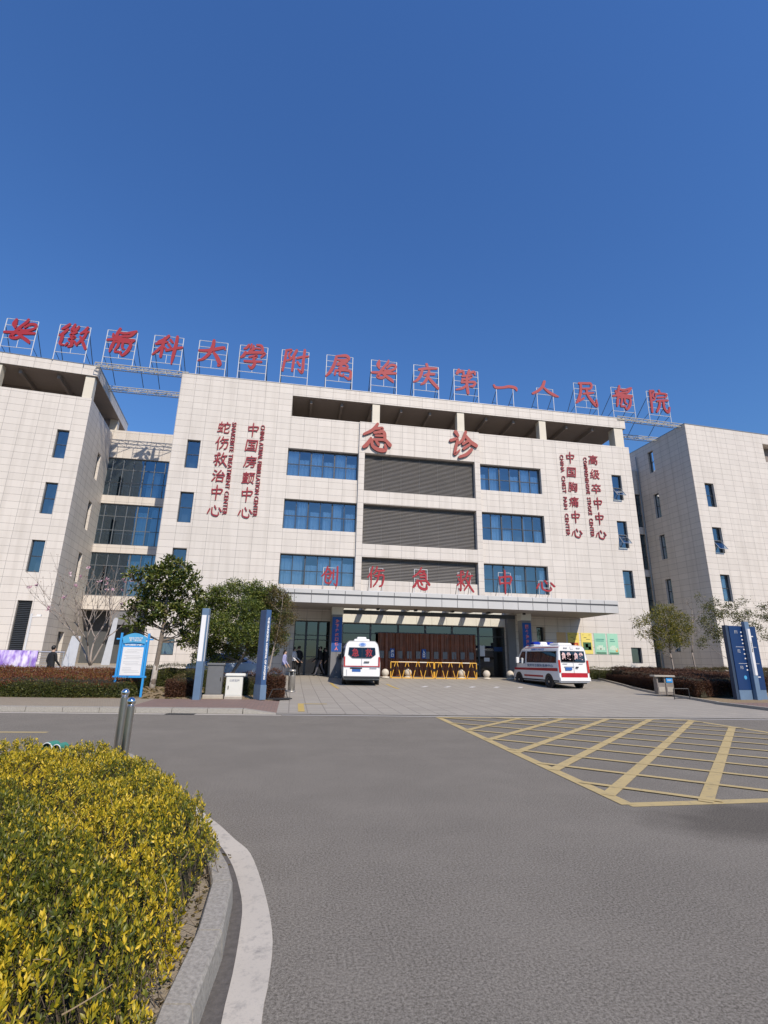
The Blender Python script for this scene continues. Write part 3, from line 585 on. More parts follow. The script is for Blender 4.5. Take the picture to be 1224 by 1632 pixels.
def louver(parent, P, a0, a1, z0, z1, dep):
    b = MB(); n = int((z1-z0)/.105)
    for i in range(n):
        z = z0+.03+i*(z1-z0-.04)/n; b.hexa([P(a0+.03, z, dep-.10), P(a1-.03, z, dep-.10), P(a1-.03, z+.012, dep-.10), P(a0+.03, z+.012, dep-.10), P(a0+.03, z+.075, dep-.015), P(a1-.03, z+.075, dep-.015), P(a1-.03, z+.087, dep-.015), P(a0+.03, z+.087, dep-.015)])
    o = b.build('louver_screen', 'louver', parent)
    for i in range(7):
        f = MB(); a = a0+(a1-a0)*i/6; f.pbox(P, max(a0, a-.02), min(a1, a+.02), z0, z1, dep-.012, dep+.02); f.build('louver_post', 'frame_light', o)
    k = MB(); k.pbox(P, a0, a1, z0, z1, dep+.03, dep+.06); k.build('backing', 'dark_room', o)

# ---------------------------------------------------------------- main block (local frame: x as world, y from the facade, z up)
XC = 8.65
main = thing('hospital_building', 'large cream tiled hospital block with three louvred bays, roof loggia and glazed emergency entrance', 'building', (XC, 35, 0))
P = Pl((-XC, 0, 0), (1, 0, 0), (0, 1, 0))
M['tile'] = tile_mat('cream_wall_tiles', -9.30-XC, 16.37)
ROWS = [(14.23, 16.37), (10.28, 12.47), (6.37, 8.50)]
holes = []
for z0, z1 in ROWS: holes += [(-1.27, 3.91, z0, z1, .36), (13.44, 18.54, z0, z1, .36), (-8.33, -7.42, z0, z1, .25), (24.73, 25.59, z0, z1, .25)]
holes += [(-8.33, -7.46, 1.6, 2.7, .25), (24.7, 25.55, 1.6, 2.72, .25), (4.2, 13.2, 6.9, 17.0, 0), (0.03, 2.42, 0.3, 4.0, .5), (3.25, 14.92, 0.3, 3.93, .35), (17.3, 17.95, .3, 4.03, .4)]
b = MB(); b.facade(P, -9.32, 26.62, 0, 18.95, holes); b.facade(P, -9.32, -1.22, 18.95, 21.59, [])
T = -9.32-XC; Rr = 26.62-XC; Lg = -1.22-XC
b.add([(T, 0, 0), (T, 14, 0), (T, 14, 21.59), (T, 0, 21.59)], [(0, 1, 2, 3)])                       # left return
b.add([(Rr, 0, 0), (Rr, 14, 0), (Rr, 14, 18.95), (Rr, 0, 18.95)], [(3, 2, 1, 0)])                   # right return
b.add([(T, 14, 0), (Rr, 14, 0), (Rr, 14, 18.95), (T, 14, 18.95)], [(0, 1, 2, 3)])
b.add([(Lg, 0, 18.95), (Lg, 14, 18.95), (Lg, 14, 21.59), (Lg, 0, 21.59)], [(0, 1, 2, 3)])
b.add([(T, 0, 21.59), (Lg, 0, 21.59), (Lg, 14, 21.59), (T, 14, 21.59)], [(0, 1, 2, 3)])
b.add([(Lg, 0, 18.95), (Rr, 0, 18.95), (Rr, .35, 18.95), (Lg, .35, 18.95)], [(0, 1, 2, 3)])           # parapet top of the loggia
b.add([(Lg, .35, 18.95), (Rr, .35, 18.95), (Rr, .35, 17.6), (Lg, .35, 17.6)], [(0, 1, 2, 3)])
b.add([(Lg, .35, 17.6), (Rr, .35, 17.6), (Rr, 14, 17.6), (Lg, 14, 17.6)], [(0, 1, 2, 3)])
b.build('wall', 'tile', main)
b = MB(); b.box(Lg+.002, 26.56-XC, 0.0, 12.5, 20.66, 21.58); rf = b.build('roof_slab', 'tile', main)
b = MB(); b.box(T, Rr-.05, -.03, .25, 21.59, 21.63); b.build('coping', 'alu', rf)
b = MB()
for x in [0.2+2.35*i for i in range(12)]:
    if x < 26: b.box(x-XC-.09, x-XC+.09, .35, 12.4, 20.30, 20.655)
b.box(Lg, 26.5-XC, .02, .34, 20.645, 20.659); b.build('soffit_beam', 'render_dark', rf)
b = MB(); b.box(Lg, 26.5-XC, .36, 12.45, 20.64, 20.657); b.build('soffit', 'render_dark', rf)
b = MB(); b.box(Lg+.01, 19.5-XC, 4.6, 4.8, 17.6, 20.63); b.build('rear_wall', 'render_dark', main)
for a in (5.2, 12.03, 19.02, 25.9):
    b = MB(); hw = .29 if a < 25 else .40; b.box(a-XC-hw, a-XC+hw, .06, .06+2*hw, 18.952 if a > 14 else 18.957, 20.644); b.build('loggia_pillar', 'pillar', main)
# projecting central bay with louvres
bay = MB(); PB = Pl((-XC, -.15, 0), (1, 0, 0), (0, 1, 0))
LV = [(13.44, 16.42), (9.45, 12.46), (5.9, 8.51)]
bay.facade(PB, 3.95, 13.42, 5.52, 18.955, [(4.39, 12.99, z0, z1, .45) for z0, z1 in LV])
for x in (3.95, 13.42): bay.add([(x-XC, -.15, 5.52), (x-XC, .15, 5.52), (x-XC, .15, 18.955), (x-XC, -.15, 18.955)], [(0, 1, 2, 3)])
bay.add([(3.95-XC, -.15, 18.955), (13.42-XC, -.15, 18.955), (13.42-XC, .2, 18.955), (3.95-XC, .2, 18.955)], [(0, 1, 2, 3)])
M['tile_bay'] = tile_mat('cream_bay_tiles', 4.39-XC, 16.42, 0.9556, 0.49)
cb = bay.build('central_bay', 'tile_bay', main)
for z0, z1 in LV: louver(cb, PB, 4.39, 12.99, z0, z1, .43)
CUR = [[(0, .17, .0), (.17, .31, .3), (.34, .5, .05), (.52, .66, .32), (.68, .83, .0), (.84, .99, .33)], [(0.01, .16, .3), (.18, .33, .02), (.36, .49, .33), (.54, .66, .3), (.68, .80, .05), (.86, .99, .32)], [(0, .16, .1), (.17, .30, .0), (.34, .5, .3), (.51, .66, .05), (.68, .83, .1), (.84, 1, .2)]]
CUR2 = [[(0, .12, .3), (.18, .3, .05), (.5, .66, .3), (.70, .84, .02), (.86, 1, .25)], [(.18, .30, .05), (.35, .5, .55), (.70, .72, .0), (.88, 1, .5)], [(0, .05, .0), (.5, .62, .3), (.9, 1, .1)]]
for k, (z0, z1) in enumerate(ROWS):
    window(main, P, -1.27, 3.91, z0, z1, .36, 6, [z0+(z1-z0)*.47], CUR[k]); window(main, P, 13.44, 18.54, z0, z1, .36, 6, [z0+(z1-z0)*.47], CUR2[k])
    window(main, P, -8.33, -7.42, z0, z1, .25, 1, [z0+(z1-z0)*.5], None)
    w_ = window(main, P, 24.73, 25.59, z0, z1, .25, 1, [z0+(z1-z0)*.5], [(0, .5, .1)] if k == 2 else None)
    if k < 2: awning(w_, P, 24.78, 25.55, z0+.06, z0+(z1-z0)*.5, .25, 38)
window(main, P, -8.33, -7.46, 1.6, 2.7, .25, 1, [], [(0, 1, .0)]); window(main, P, 24.7, 25.55, 1.6, 2.72, .25, 1, [])
# glazed entrance under the canopy
window(main, P, 0.03, 2.42, .45, 4.0, .5, 3, [1.65, 2.75, 3.05], None, 1, 'frame', 'glass_dark', .07, name='glazed_doors')
window(main, P, 3.25, 14.92, .45, 3.93, .35, 6, [3.25], None, 1, 'frame', 'glass_dark', .06, name='glazed_front')
window(main, P, 17.3, 17.95, .45, 4.03, .4, 1, [], None, 0, 'frame', 'glass_dark', name='side_door')
b = MB()
for i in range(11):
    x0, x1 = 3.0+i*1.08, 3.0+i*1.08+1.065
    b.pbox(P, x0, x1, 3.95, 4.45, -.06, -.002); b.pbox(P, x0, x1, 4.62, 5.25, -.06, -.002)
b.build('header_panel', 'header', main)
for x0, x1 in ((14.95, 15.55), (2.5, 3.2)): b = MB(); b.pbox(P, x0, x1, .45, 4.6, -.32, -.002); b.build('entrance_pier', 'grey_stone', main)
b = MB(); b.add([(T, 0, .02), (Rr, 0, .02), (Rr, 14, .02), (T, 14, .02)], [(0, 1, 2, 3)]); b.build('floor_slab', 'dark_room', main)
b = MB()                                                 # notices stuck on the right-hand doors
for (x0, x1, z0, z1, mm) in ((12.98, 13.42, 1.9, 2.62, 0), (14.1, 14.75, 2.25, 2.55, 1), (13.35, 13.75, 1.55, 1.8, 0), (12.75, 13.0, 1.3, 1.36, 0)):
    b = MB(); b.pbox(P, x0, x1, z0, z1, .30, .305); b.build('door_notice', ['paper', 'sign_blue'][mm], main)

# ---------------------------------------------------------------- left wing
tL = R_(5.378); YL = 36.74
def frame_pos(t, x, y): return (x*math.cos(t)-y*math.sin(t), x*math.sin(t)+y*math.cos(t), 0)
lw = thing('hospital_wing', 'cream tiled wing at the far left with narrow windows and an open top storey', 'building', frame_pos(tL, -11.87, YL), tL)
P = Pl((0, 0, 0), (1, 0, 0), (0, 1, 0)); M['tile_l'] = tile_mat('cream_wing_tiles', -0.96, 16.45)
PS = Pl((0, 0, 0), (0, 1, 0), (-1, 0, 0))
holes = [(-1.72, -.97, 14.35, 16.45, .25), (-1.74, -.99, 10.4, 12.59, .25), (-1.80, -1.03, 6.53, 8.63, .25), (-1.86, -1.04, 0.9, 4.74, .3)]
sh = [(3.55, 4.35, 10.4, 12.55, .25), (3.55, 4.35, 6.53, 8.63, .25), (3.55, 4.35, 14.35, 16.4, .25), (2.4, 3.6, .9, 3.0, .3)]
b = MB(); b.facade(P, -26, 0, 0, 19.09, holes); b.facade(PS, 0, 9.5, 0, 19.09, sh)
b.add([(-26, 9.5, 0), (0, 9.5, 0), (0, 9.5, 19.09), (-26, 9.5, 19.09)], [(0, 1, 2, 3)]); b.add([(-26, 0, 0), (-26, 9.5, 0), (-26, 9.5, 19.09), (-26, 0, 19.09)], [(0, 1, 2, 3)])
b.add([(-26, .3, 18.2), (-.3, .3, 18.2), (-.3, 9.2, 18.2), (-26, 9.2, 18.2)], [(0, 1, 2, 3)])
for (x0, x1, y0, y1) in ((-26, 0, 0, .3), (-.3, 0, .3, 9.5)): b.add([(x0, y0, 19.09), (x1, y0, 19.09), (x1, y1, 19.09), (x0, y1, 19.09)], [(0, 1, 2, 3)])
b.add([(-26, .3, 18.2), (-.3, .3, 18.2), (-.3, .3, 19.09), (-26, .3, 19.09)], [(0, 1, 2, 3)]); b.add([(-.3, .3, 18.2), (-.3, 9.2, 18.2), (-.3, 9.2, 19.09), (-.3, .3, 19.09)], [(0, 1, 2, 3)])
b.build('wall', 'tile_l', lw)
b = MB(); b.box(-26, .09, -.03, 10.0, 20.86, 21.68); rf = b.build('roof_slab', 'tile_l', lw)
b = MB(); b.box(-26, .12, -.06, 10.03, 21.68, 21.72); b.build('coping', 'frame_light', rf)
b = MB()
for i in range(11): b.box(-2.6-i*2.4, -2.4-i*2.4, .4, 9.8, 20.5, 20.855)
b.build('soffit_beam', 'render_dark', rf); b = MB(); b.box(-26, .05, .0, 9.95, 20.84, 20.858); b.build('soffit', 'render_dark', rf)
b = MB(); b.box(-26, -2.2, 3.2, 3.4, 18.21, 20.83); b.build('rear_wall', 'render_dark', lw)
for x, y in ((-.68, .08), (-6.5, .08), (-13, .08), (-.62, 7.2)):
    b = MB(); b.box(x, x+.6, y, y+.55, 19.095, 20.838); b.build('loggia_pillar', 'pillar', lw)
for h in holes[:3]: window(lw, P, h[0], h[1], h[2], h[3], .25, 1, [(h[2]+h[3])/2])
for h in sh[:3]: window(lw, PS, h[0], h[1], h[2], h[3], .25, 1, [(h[2]+h[3])/2])
b = MB(); h = holes[3]
for i in range(34):
    z = .92+i*.112; b.hexa([P(h[0]+.02, z, .10), P(h[1]-.02, z, .10), P(h[1]-.02, z+.015, .10), P(h[0]+.02, z+.015, .10), P(h[0]+.02, z+.07, .2), P(h[1]-.02, z+.07, .2), P(h[1]-.02, z+.085, .2), P(h[0]+.02, z+.085, .2)])
o = b.build('louver_screen', 'frame', lw); b = MB(); b.pbox(P, h[0], h[1], h[2], h[3], .24, .29); b.build('backing', 'dark_room', o)
b = MB(); h = sh[3]; b.pbox(PS, h[0], h[1], h[2], h[3], .22, .27); b.build('side_door', 'frame', lw)

# ---------------------------------------------------------------- glazed link between left wing and main block
YK = 41.83; lk = thing('link_building', 'recessed link building with three storeys of blue glazing between the blocks', 'building', (-13.0, YK, 0))
P = Pl((13.0, 0, 0), (1, 0, 0), (0, 1, 0)); M['tile_k'] = tile_mat('cream_link_tiles', .2, 17.1, 1.01, .75)
GR = [(13.86, 17.12), (9.84, 13.19), (5.87, 9.2)]
b = MB(); b.facade(P, -17.6, -9.34, 0, 19.55, [(-16.30, -9.8, z0, z1, .22) for z0, z1 in GR]+[(-16.25, -10.4, .88, 4.82, 1.6)])
b.add([P(-17.6, 19.55), P(-9.34, 19.55), P(-9.34, 19.55, 7), P(-17.6, 19.55, 7)], [(0, 1, 2, 3)]); b.add([P(-17.6, 0, 7), P(-9.34, 0, 7), P(-9.34, 19.55, 7), P(-17.6, 19.55, 7)], [(0, 1, 2, 3)])
b.build('wall', 'tile_k', lk)
for k, (z0, z1) in enumerate(GR):
    w_ = window(lk, P, -16.30, -9.8, z0, z1, .22, 8, [z0+(z1-z0)*.36, z0+(z1-z0)*.70], [(.50, .62, .15), (.66, .82, .05), (.86, .99, .2)] if k else [(.55, .7, .3), (.8, .97, .1)], 4, 'frame_mid', 'glass_link', .05, name='glazed_wall')
    f_ = MB()
    for i in range(9): f_.pbox(P, -16.2+i*.42, -16.2+i*.42+.03, z0+.05, z0+.95, .30, .33)
    f_.pbox(P, -16.3, -12.4, z0+.95, z0+1.0, .30, .33); f_.build('inner_railing', 'frame_light', w_)
b = MB(); b.pbox(P, -16.2, -10.45, .88, 4.8, 1.62, 1.7); b.build('dark_doorway', 'dark_room', lk)
b = MB(); b.pbox(P, -13.8, -10.42, 3.75, 4.79, .1, .2); b.build('doorway_fascia', 'grey_stone', lk)

# ---------------------------------------------------------------- right wing and its link
tR = R_(3.135); YR = 32.99
rw = thing('hospital_wing', 'cream tiled wing at the far right whose side wall is in deep shade', 'building', frame_pos(tR, 34.02, YR), tR)
P = Pl((0, 0, 0), (1, 0, 0), (0, 1, 0)); PS = Pl((0, 0, 0), (0, 1, 0), (1, 0, 0)); M['tile_r'] = tile_mat('cream_right_wing_tiles', 1.04, 16.28)
RW = [(14.2, 16.28), (10.3, 12.45), (6.4, 8.54)]
holes = [(1.04, 1.94, z0, z1, .28) for z0, z1 in RW]+[(1.0, 1.9, 1.6, 2.7, .25), (8.05, 12, 18.9, 20.65, .8)]
sh = [(3.97, 4.63, 18.68, 20.78, .25), (3.97, 4.63, 14.3, 16.58, .25), (3.97, 4.63, 10.5, 12.7, .25), (3.97, 4.63, 6.6, 8.72, .25), (3.97, 4.63, 2.6, 4.72, .25)]
b = MB(); b.facade(P, 0, 22, 0, 21.59, holes); b.facade(PS, 0, 12, 0, 21.59, sh)
b.add([(0, 0, 21.59), (22, 0, 21.59), (22, 12, 21.59), (0, 12, 21.59)], [(0, 1, 2, 3)]); b.add([(0, 12, 0), (22, 12, 0), (22, 12, 21.59), (0, 12, 21.59)], [(0, 1, 2, 3)]); b.add([(22, 0, 0), (22, 12, 0), (22, 12, 21.59), (22, 0, 21.59)], [(0, 1, 2, 3)])
b.build('wall', 'tile_r', rw)
b = MB(); b.box(-.02, 22, -.03, .25, 21.592, 21.65); b.box(-.02, .25, .25, 12, 21.592, 21.65); b.build('coping', 'frame_light', rw)
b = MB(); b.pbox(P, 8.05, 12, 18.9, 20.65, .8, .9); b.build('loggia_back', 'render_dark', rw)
for k, h in enumerate(holes[:4]):
    w_ = window(rw, P, h[0], h[1], h[2], h[3], h[4], 1, [(h[2]+h[3])/2] if k < 3 else [], [(0.5, 1, .1)] if k == 2 else None)
    if k == 1: awning(w_, P, h[0]+.04, h[1]-.04, h[2]+.06, (h[2]+h[3])/2, .28, 36)
for h in sh: window(rw, PS, h[0], h[1], h[2], h[3], .25, 1, [(h[2]+h[3])/2])
rl = thing('link_building', 'narrow shaded link building in the gap beside the right wing', 'building', (29.5, 41.0, 0))
P = Pl((-29.5, 0, 0), (1, 0, 0), (0, 1, 0)); M['tile_rl'] = tile_mat('cream_narrow_link_tiles', .1, 17.1)
b = MB(); GL = [(13.86, 17.12), (9.84, 13.19), (5.87, 9.2), (.9, 4.8)]; b.facade(P, 26.63, 32.6, 0, 19.5, [(27.2, 32.2, z0, z1, .22) for z0, z1 in GL])
b.add([P(26.63, 19.5), P(32.6, 19.5), P(32.6, 19.5, 5), P(26.63, 19.5, 5)], [(0, 1, 2, 3)]); b.build('wall', 'tile_rl', rl)
for z0, z1 in GL: window(rl, P, 27.2, 32.2, z0, z1, .22, 6, [z0+(z1-z0)*.36, z0+(z1-z0)*.7], None, 3, 'frame', 'glass_link', name='glazed_wall')
b = MB(); b.tube([P(31.7, 20.9, -.15), P(31.7, .5, -.15)], .05); b.build('drainpipe', 'frame_light', rl)

# ================================================================== ROOF SIGN
LET = [('安', -21.65, '#'), ('徽', -18.15, '#'), ('醫', -14.92, '#'), ('科', -11.65, '#'), ('大', -8.43, '#'), ('學', -5.44, '#'), ('附', -2.29, '#'), ('属', 1.17, '#'), ('安', 4.72, '#'), ('庆', 8.19, '#'), ('第', 11.56, '#'), ('一', 15.18, 's'), ('人', 18.76, 's'), ('民', 22.19, '#'), ('醫', 25.69, '#'), ('院', 29.10, '#')]
ORD = ['first from the left', 'second from the left', 'third from the left, above the steel truss', 'fourth from the left, on the truss', 'fifth from the left', 'sixth from the left', 'seventh from the left', 'eighth from the left', 'ninth from the left', 'tenth from the left', 'left of the flat stroke', 'a single flat stroke', 'shaped like an open tent', 'right of the tent shape', 'second from the right', 'last at the right end']
G = 'red characters standing on the roof edge'
for i, (ch, x, kind) in enumerate(LET):
    t = thing('roof_sign_character', f'red rooftop sign character {ch} in white frame, {ORD[i]}', 'sign character', (x+1.03, 35.08, 21.66), 0, G)
    W, Ht = (2.06, 2.9) if kind == '#' else (1.46, 1.7 if ch == '一' else 2.02)
    b = MB(); rr = .029
    for sx in (-1, 1):
        xx = sx*W/2 if kind == '#' else (sx*.73-.3); b.tube([(xx, 0, 0), (xx, 0, Ht)], rr, 6)
    xa, xb = (-W/2, W/2) if kind == '#' else (-1.03, .43)
    zs = [Ht, Ht*.82, Ht*.64, Ht*.46, Ht*.22] if kind == '#' else ([] if ch == '一' else [Ht, Ht*.72])
    for z in zs: b.tube([(xa, 0, z), (xb, 0, z)], rr*.8, 6)
    if kind == '#': b.tube([(0, 0, Ht*.22), (0, 0, Ht*.46)], rr*.7, 6)
    b.build('frame', 'white_metal', t)
    for xx in (xa, xb):
        b = MB(); b.tube([(xx, .06, Ht*.78), (xx, 3.0 if abs(x+12.5) < 4 or x > 25 else 1.9, .05)], rr*.9, 6); b.tube([(xx, .05, Ht*.26), (xx, 1.3, .35)] if kind == '#' else [(xx, .05, .2), (xx, .9, .75)], rr*.7, 6)
        b.build('brace', 'dark_metal', t)
    if ch == '一': me = brush_mesh(ch, 2.0, 2.0, .12, ['sign_red', 'sign_side']); o = link('character', me, t); o.location = (-.27, -.06, .68)
    elif ch == '人': me = brush_mesh(ch, 2.2, 1.75, .12, ['sign_red', 'sign_side']); o = link('character', me, t); o.location = (-.28, -.06, .95)
    else: me = brush_mesh(ch, 2.0, 2.22, .12, ['sign_red', 'sign_side'], 1.1); o = link('character', me, t); o.location = ((0.0, -.06, .82) if ch not in '科大第' else (0, -.06, .72))
def truss(label, x0, y0, x1, y1, z, xa, xb):
    t = thing('steel_truss', label, 'truss', ((x0+x1)/2, (y0+y1)/2, z), math.atan2(y1-y0, x1-x0)); L = math.hypot(x1-x0, y1-y0)/2
    b = MB()
    for y, zz in ((-.16, -.30), (.16, -.30), (-.16, 0), (.16, 0)): b.tube([(-L, y, zz), (L, y, zz)], .032, 6)
    b.build('chord', 'truss', t); b = MB(); n = int(2*L/.72); k = 2*L/n
    for y in (-.16, .16):
        for i in range(n):
            a = -L+i*k; b.tube([(a, y, -.3), (a, y, 0)], .02, 5); b.tube([(a, y, -.3 if i % 2 else 0), (a+k, y, 0 if i % 2 else -.3)], .017, 5)
    for i in range(n): a = -L+i*k; b.tube([(a, -.16, 0), (a, .16, 0)], .014, 5)
    b.build('web', 'truss', t)
truss('front cream steel truss spanning the left roof gap under the sign', -15.3, 35.12, -8.9, 35.2, 21.72, 0, 0)
truss('rear cream steel truss spanning the left roof gap behind the sign', -15.6, 38.5, -9.0, 38.5, 21.72, 0, 0)
truss('front cream steel truss spanning the right roof gap under the sign', 25.9, 35.1, 33.0, 35.35, 21.75, 0, 0)
truss('rear cream steel truss spanning the right roof gap behind the sign', 26.2, 38.2, 33.0, 38.2, 21.72, 0, 0)

# ================================================================== LETTERING ON THE WALLS
G2 = 'big red characters on the upper central panel'
for ch, x, lab in (('急', 5.25, 'large red wall character 急 at the left of the top panel above the louvres'), ('诊', 12.05, 'large red wall character 诊 at the right of the top panel above the louvres')):
    me = brush_mesh(ch, 2.05, 2.2, .13, ['sign_red2', 'sign_side'], 1.25); o = link('wall_character', me); o.location = (x, 34.84-.14, 16.62); tag(o, lab, 'sign character', G2)
G3 = 'red characters standing on the canopy'
for ch, x, h, lab in (('创', 1.98, 1.2, 'leftmost'), ('伤', 4.85, 1.33, 'second from the left'), ('急', 7.72, 1.38, 'third from the left'), ('救', 10.6, 1.3, 'fourth from the left'), ('中', 13.35, 1.42, 'fifth, in front of the right window'), ('心', 16.15, .95, 'rightmost')):
    t = thing('canopy_sign_character', f'red character {ch} on the canopy edge, {lab}', 'sign character', (x, 31.0, 5.52), 0, G3)
    b = MB(); zt = .35+h*.9
    for sx in (-.42, .42): b.tube([(sx, .06, 0), (sx, .06, zt)], .02, 6)
    for z in (.1, zt*.62, zt): b.tube([(-.42, .06, z), (.42, .06, z)], .017, 6)
    b.tube([(0, .06, .1), (0, .06, zt*.62)], .014, 5); b.tube([(-.55, .05, .02), (.55, .05, .02)], .02, 6); b.build('frame', 'white_metal', t)
    for sx in (-.42, .42): b = MB(); b.tube([(sx, .08, zt*.75), (sx, .75, 0.0)], .018, 6); b.build('brace', 'dark_metal', t)
    me = brush_mesh(ch, 1.08 if ch != '心' else 1.25, h, .07, ['sign_red', 'sign_side'], 1.1); o = link('character', me, t); o.location = (0, -.04, .30 if ch != '心' else .48)
def wall_char(ch, x, z, sz, label, grp):
    if ch in BR: me = brush_mesh(ch, sz, sz*1.12, .05, ['sign_red3', 'sign_red3'], 1.0); o = link('wall_character', me); o.location = (x, 34.93, z-sz*.56)
    else:
        me = text_mesh(ch, 1.0, .006, .025, .10); me.materials.clear(); me.materials.append(M['sign_red3']); v = np.empty(len(me.vertices)*3); me.vertices.foreach_get('co', v); v = v.reshape(-1, 3); lo, hi = v.min(0), v.max(0)
        q = np.stack([(v[:, 0]-(lo[0]+hi[0])/2)*sz/(hi[0]-lo[0]), -v[:, 2]*1.0, (v[:, 1]-(lo[1]+hi[1])/2)*sz/(hi[1]-lo[1])], 1); me.vertices.foreach_set('co', q.ravel()); me.update()
        o = link('wall_character', me); o.location = (x, 34.955, z)
    tag(o, label, 'sign character', grp)
COLS = [('蛇伤救治中心', -5.93, 'far left red column reading 蛇伤救治中心'), ('中国房颤中心', -3.88, 'second red column reading 中国房颤中心'), ('中国胸痛中心', 21.18, 'right-hand wall column reading 中国胸痛中心'), ('高级卒中中心', 23.22, 'far right red column reading 高级卒中中心')]
NTH = ['top', 'second', 'third', 'fourth', 'fifth', 'bottom']
for s, x, lab in COLS:
    for i, ch in enumerate(s): wall_char(ch, x, 17.52-i*1.245, .90 if x < 0 else .84, f'red character {ch}, {NTH[i]} of the {lab}', 'red characters in columns on the wall')
for s, x, z0, z1, lab in (('SNAKEBITE TREATMENT CENTER', -5.24, 17.98, 10.98, 'red sideways English words SNAKEBITE TREATMENT CENTER on the wall'), ('CHINA ATRIAL FIBRILLATION CENTER', -3.2, 17.96, 10.97, 'red sideways English words CHINA ATRIAL FIBRILLATION CENTER on the wall'), ('CHINA  CHEST  PAIN  CENTER', 20.43, 17.72, 11.0, 'red sideways English words CHINA CHEST PAIN CENTER on the wall'), ('COMPREHENSIVE  STROKE  CENTER', 22.48, 17.68, 11.01, 'red sideways English words COMPREHENSIVE STROKE CENTER on the wall')):
    o = text('wall_words', s, 1.0, 'sign_red3', None, (x, 34.95, (z0+z1)/2), 0, .010, .03, 0, 1.08 if len(s) < 30 else 1.0, roll=-math.pi/2, fit=(z0-z1, .30)); tag(o, lab, 'sign words', 'red English words running down the wall')

# ================================================================== CANOPY AND ENTRANCE
CX0, CX1, CY0 = -3.1, 20.85, 30.35
ca = thing('entrance_canopy', 'grey aluminium canopy spanning the emergency entrance with slots letting sun through', 'canopy', ((CX0+CX1)/2, 32.7, 4.72))
c0, c1, y0, y1 = -(CX1-CX0)/2, (CX1-CX0)/2, CY0-32.7, 2.29
b = MB(); b.box(c0+.04, c1-.04, y0+.06, .62, .02, .74); b.box(c0+.04, 3.0-8.875, .62, y1, .02, .74); b.box(14.95-8.875, c1-.04, .62, y1, .02, .74); b.build('deck', 'soffit', ca)
b = MB(); n = 24; pw = (c1-c0)/n                            # fascia panels with open joints, two bands and a dark groove
for i in range(n):
    x0, x1 = c0+i*pw+.016, c0+(i+1)*pw-.016
    b.box(x0, x1, y0, y0+.055, 0, .45); b.box(x0, x1, y0-.03, y0+.055, .55, .79)
for i in range(5):
    a0, a1 = y0+.06+i*.9, min(y0+.06+(i+1)*.9-.016, y1)
    for xs in ((c1-.03, c1+.02), (c0-.02, c0+.03)): b.box(xs[0], xs[1], a0, a1, 0, .47); b.box(xs[0], xs[1], a0, a1, .53, .79)
b.build('fascia', 'alu', ca)
b = MB(); b.box(c0+.02, c1-.02, y0+.02, y0+.059, .01, .75); b.box(c0, c1-.35, y0+.004, y0+.02, .455, .545); b.build('groove', 'alu_dark', ca)
b = MB()
for i in range(9): x = 3.1-8.875+i*1.48; b.box(x-.09, x+.09, .63, y1-.01, .05, .62)
b.build('joist', 'grey_stone', ca)
b = MB(); b.box(3.0-8.875, 14.95-8.875, .64, .82, -.34, -.08); b.build('edge_beam', 'frame', ca)
for i in range(5): b = MB(); x = -3.6+i*2.5; b.box(x-.08, x+.08, -.2, .2, -.09, .019); b.build('downlight', 'black', ca)
b = MB(); b.bevbox(c0+.1, c1-.1, y0+.1, y0+.24, .745, .82, .01); b.build('gutter_rail', 'white_metal', ca)
for x, lab in ((2.68, 'square grey entrance column behind the ambulance seen from the rear'), (15.45, 'square grey entrance column behind the ambulance with red stripes')):
    t = thing('entrance_column', lab, 'column', (x, 33.0, .40)); b = MB(); b.box(-.33, -.012, -.33, .33, 0, 3.86); b.box(.012, .33, -.33, .33, 0, 3.86); b.box(-.012, .012, -.30, .33, 0, 3.86); b.build('shaft', 'grey_stone', t)
    b = MB(); b.box(-.36, .36, -.36, .36, 3.86, 4.33); b.build('capital', 'header', t)
for x, s, lab in ((2.68, '为下企癌口健人', 'blue vertical banner with seven pink characters on the left entrance column'), (15.45, '因公为惠民康', 'blue vertical banner with pink characters on the right entrance column')):
    t = thing('column_banner', lab, 'banner', (x, 32.655, 1.98)); b = MB(); b.box(-.31, .31, 0, .012, 0, 2.12); b.build('cloth', 'banner_blue', t)
    n = len(s)
    for i, ch in enumerate(s): text('character', ch, .3, 'banner_red', t, (0, -.004, 1.92-i*(1.95/n)-.06), 0, .02, .003, fit=(.22, 1.55/n))
# brown strip curtain across the doors
t = thing('door_curtain', 'dark brown strip curtain hung across the emergency entrance doors', 'curtain', (9.1, 34.75, .5)); b = MB(); N = 260
row = [(-3.45+6.9*i/N, .075*math.sin(i*.21)+.05*math.sin(i*.43+1)+.035*math.sin(i*.9)) for i in range(N+1)]
b.add([(x, d, 0) for x, d in row]+[(x, d*.5, 2.8) for x, d in row], [(i, i+1, N+i+2, N+i+1) for i in range(N)]); b.build('cloth', 'door_curtain', t, True)
b = MB(); b.box(-3.5, 3.5, .04, .10, 2.78, 2.86); b.build('rail', 'frame', t)
b = MB()
for i in range(11): x = -3.2+i*.63; b.box(x-.16, x+.16, -.10, -.095, 1.15, 1.62)
b.build('clear_pane', 'cabinet', t)
for x, s, lab in ((6.62, '出\n口', 'small blue exit sign reading 出口 on the brown curtain'), (8.8, '入\n口', 'small blue entrance sign reading 入口 on the brown curtain')):
    o = thing('hanging_sign', lab, 'sign', (x, 34.6, 1.66), 0, 'blue door signs'); b = MB(); b.box(-.15, .15, 0, .02, 0, .62); b.build('board', 'banner_blue', o); text('lettering', s, .22, 'white', o, (0, -.006, .31), 0, .012, .003, fit=(.19, .46))
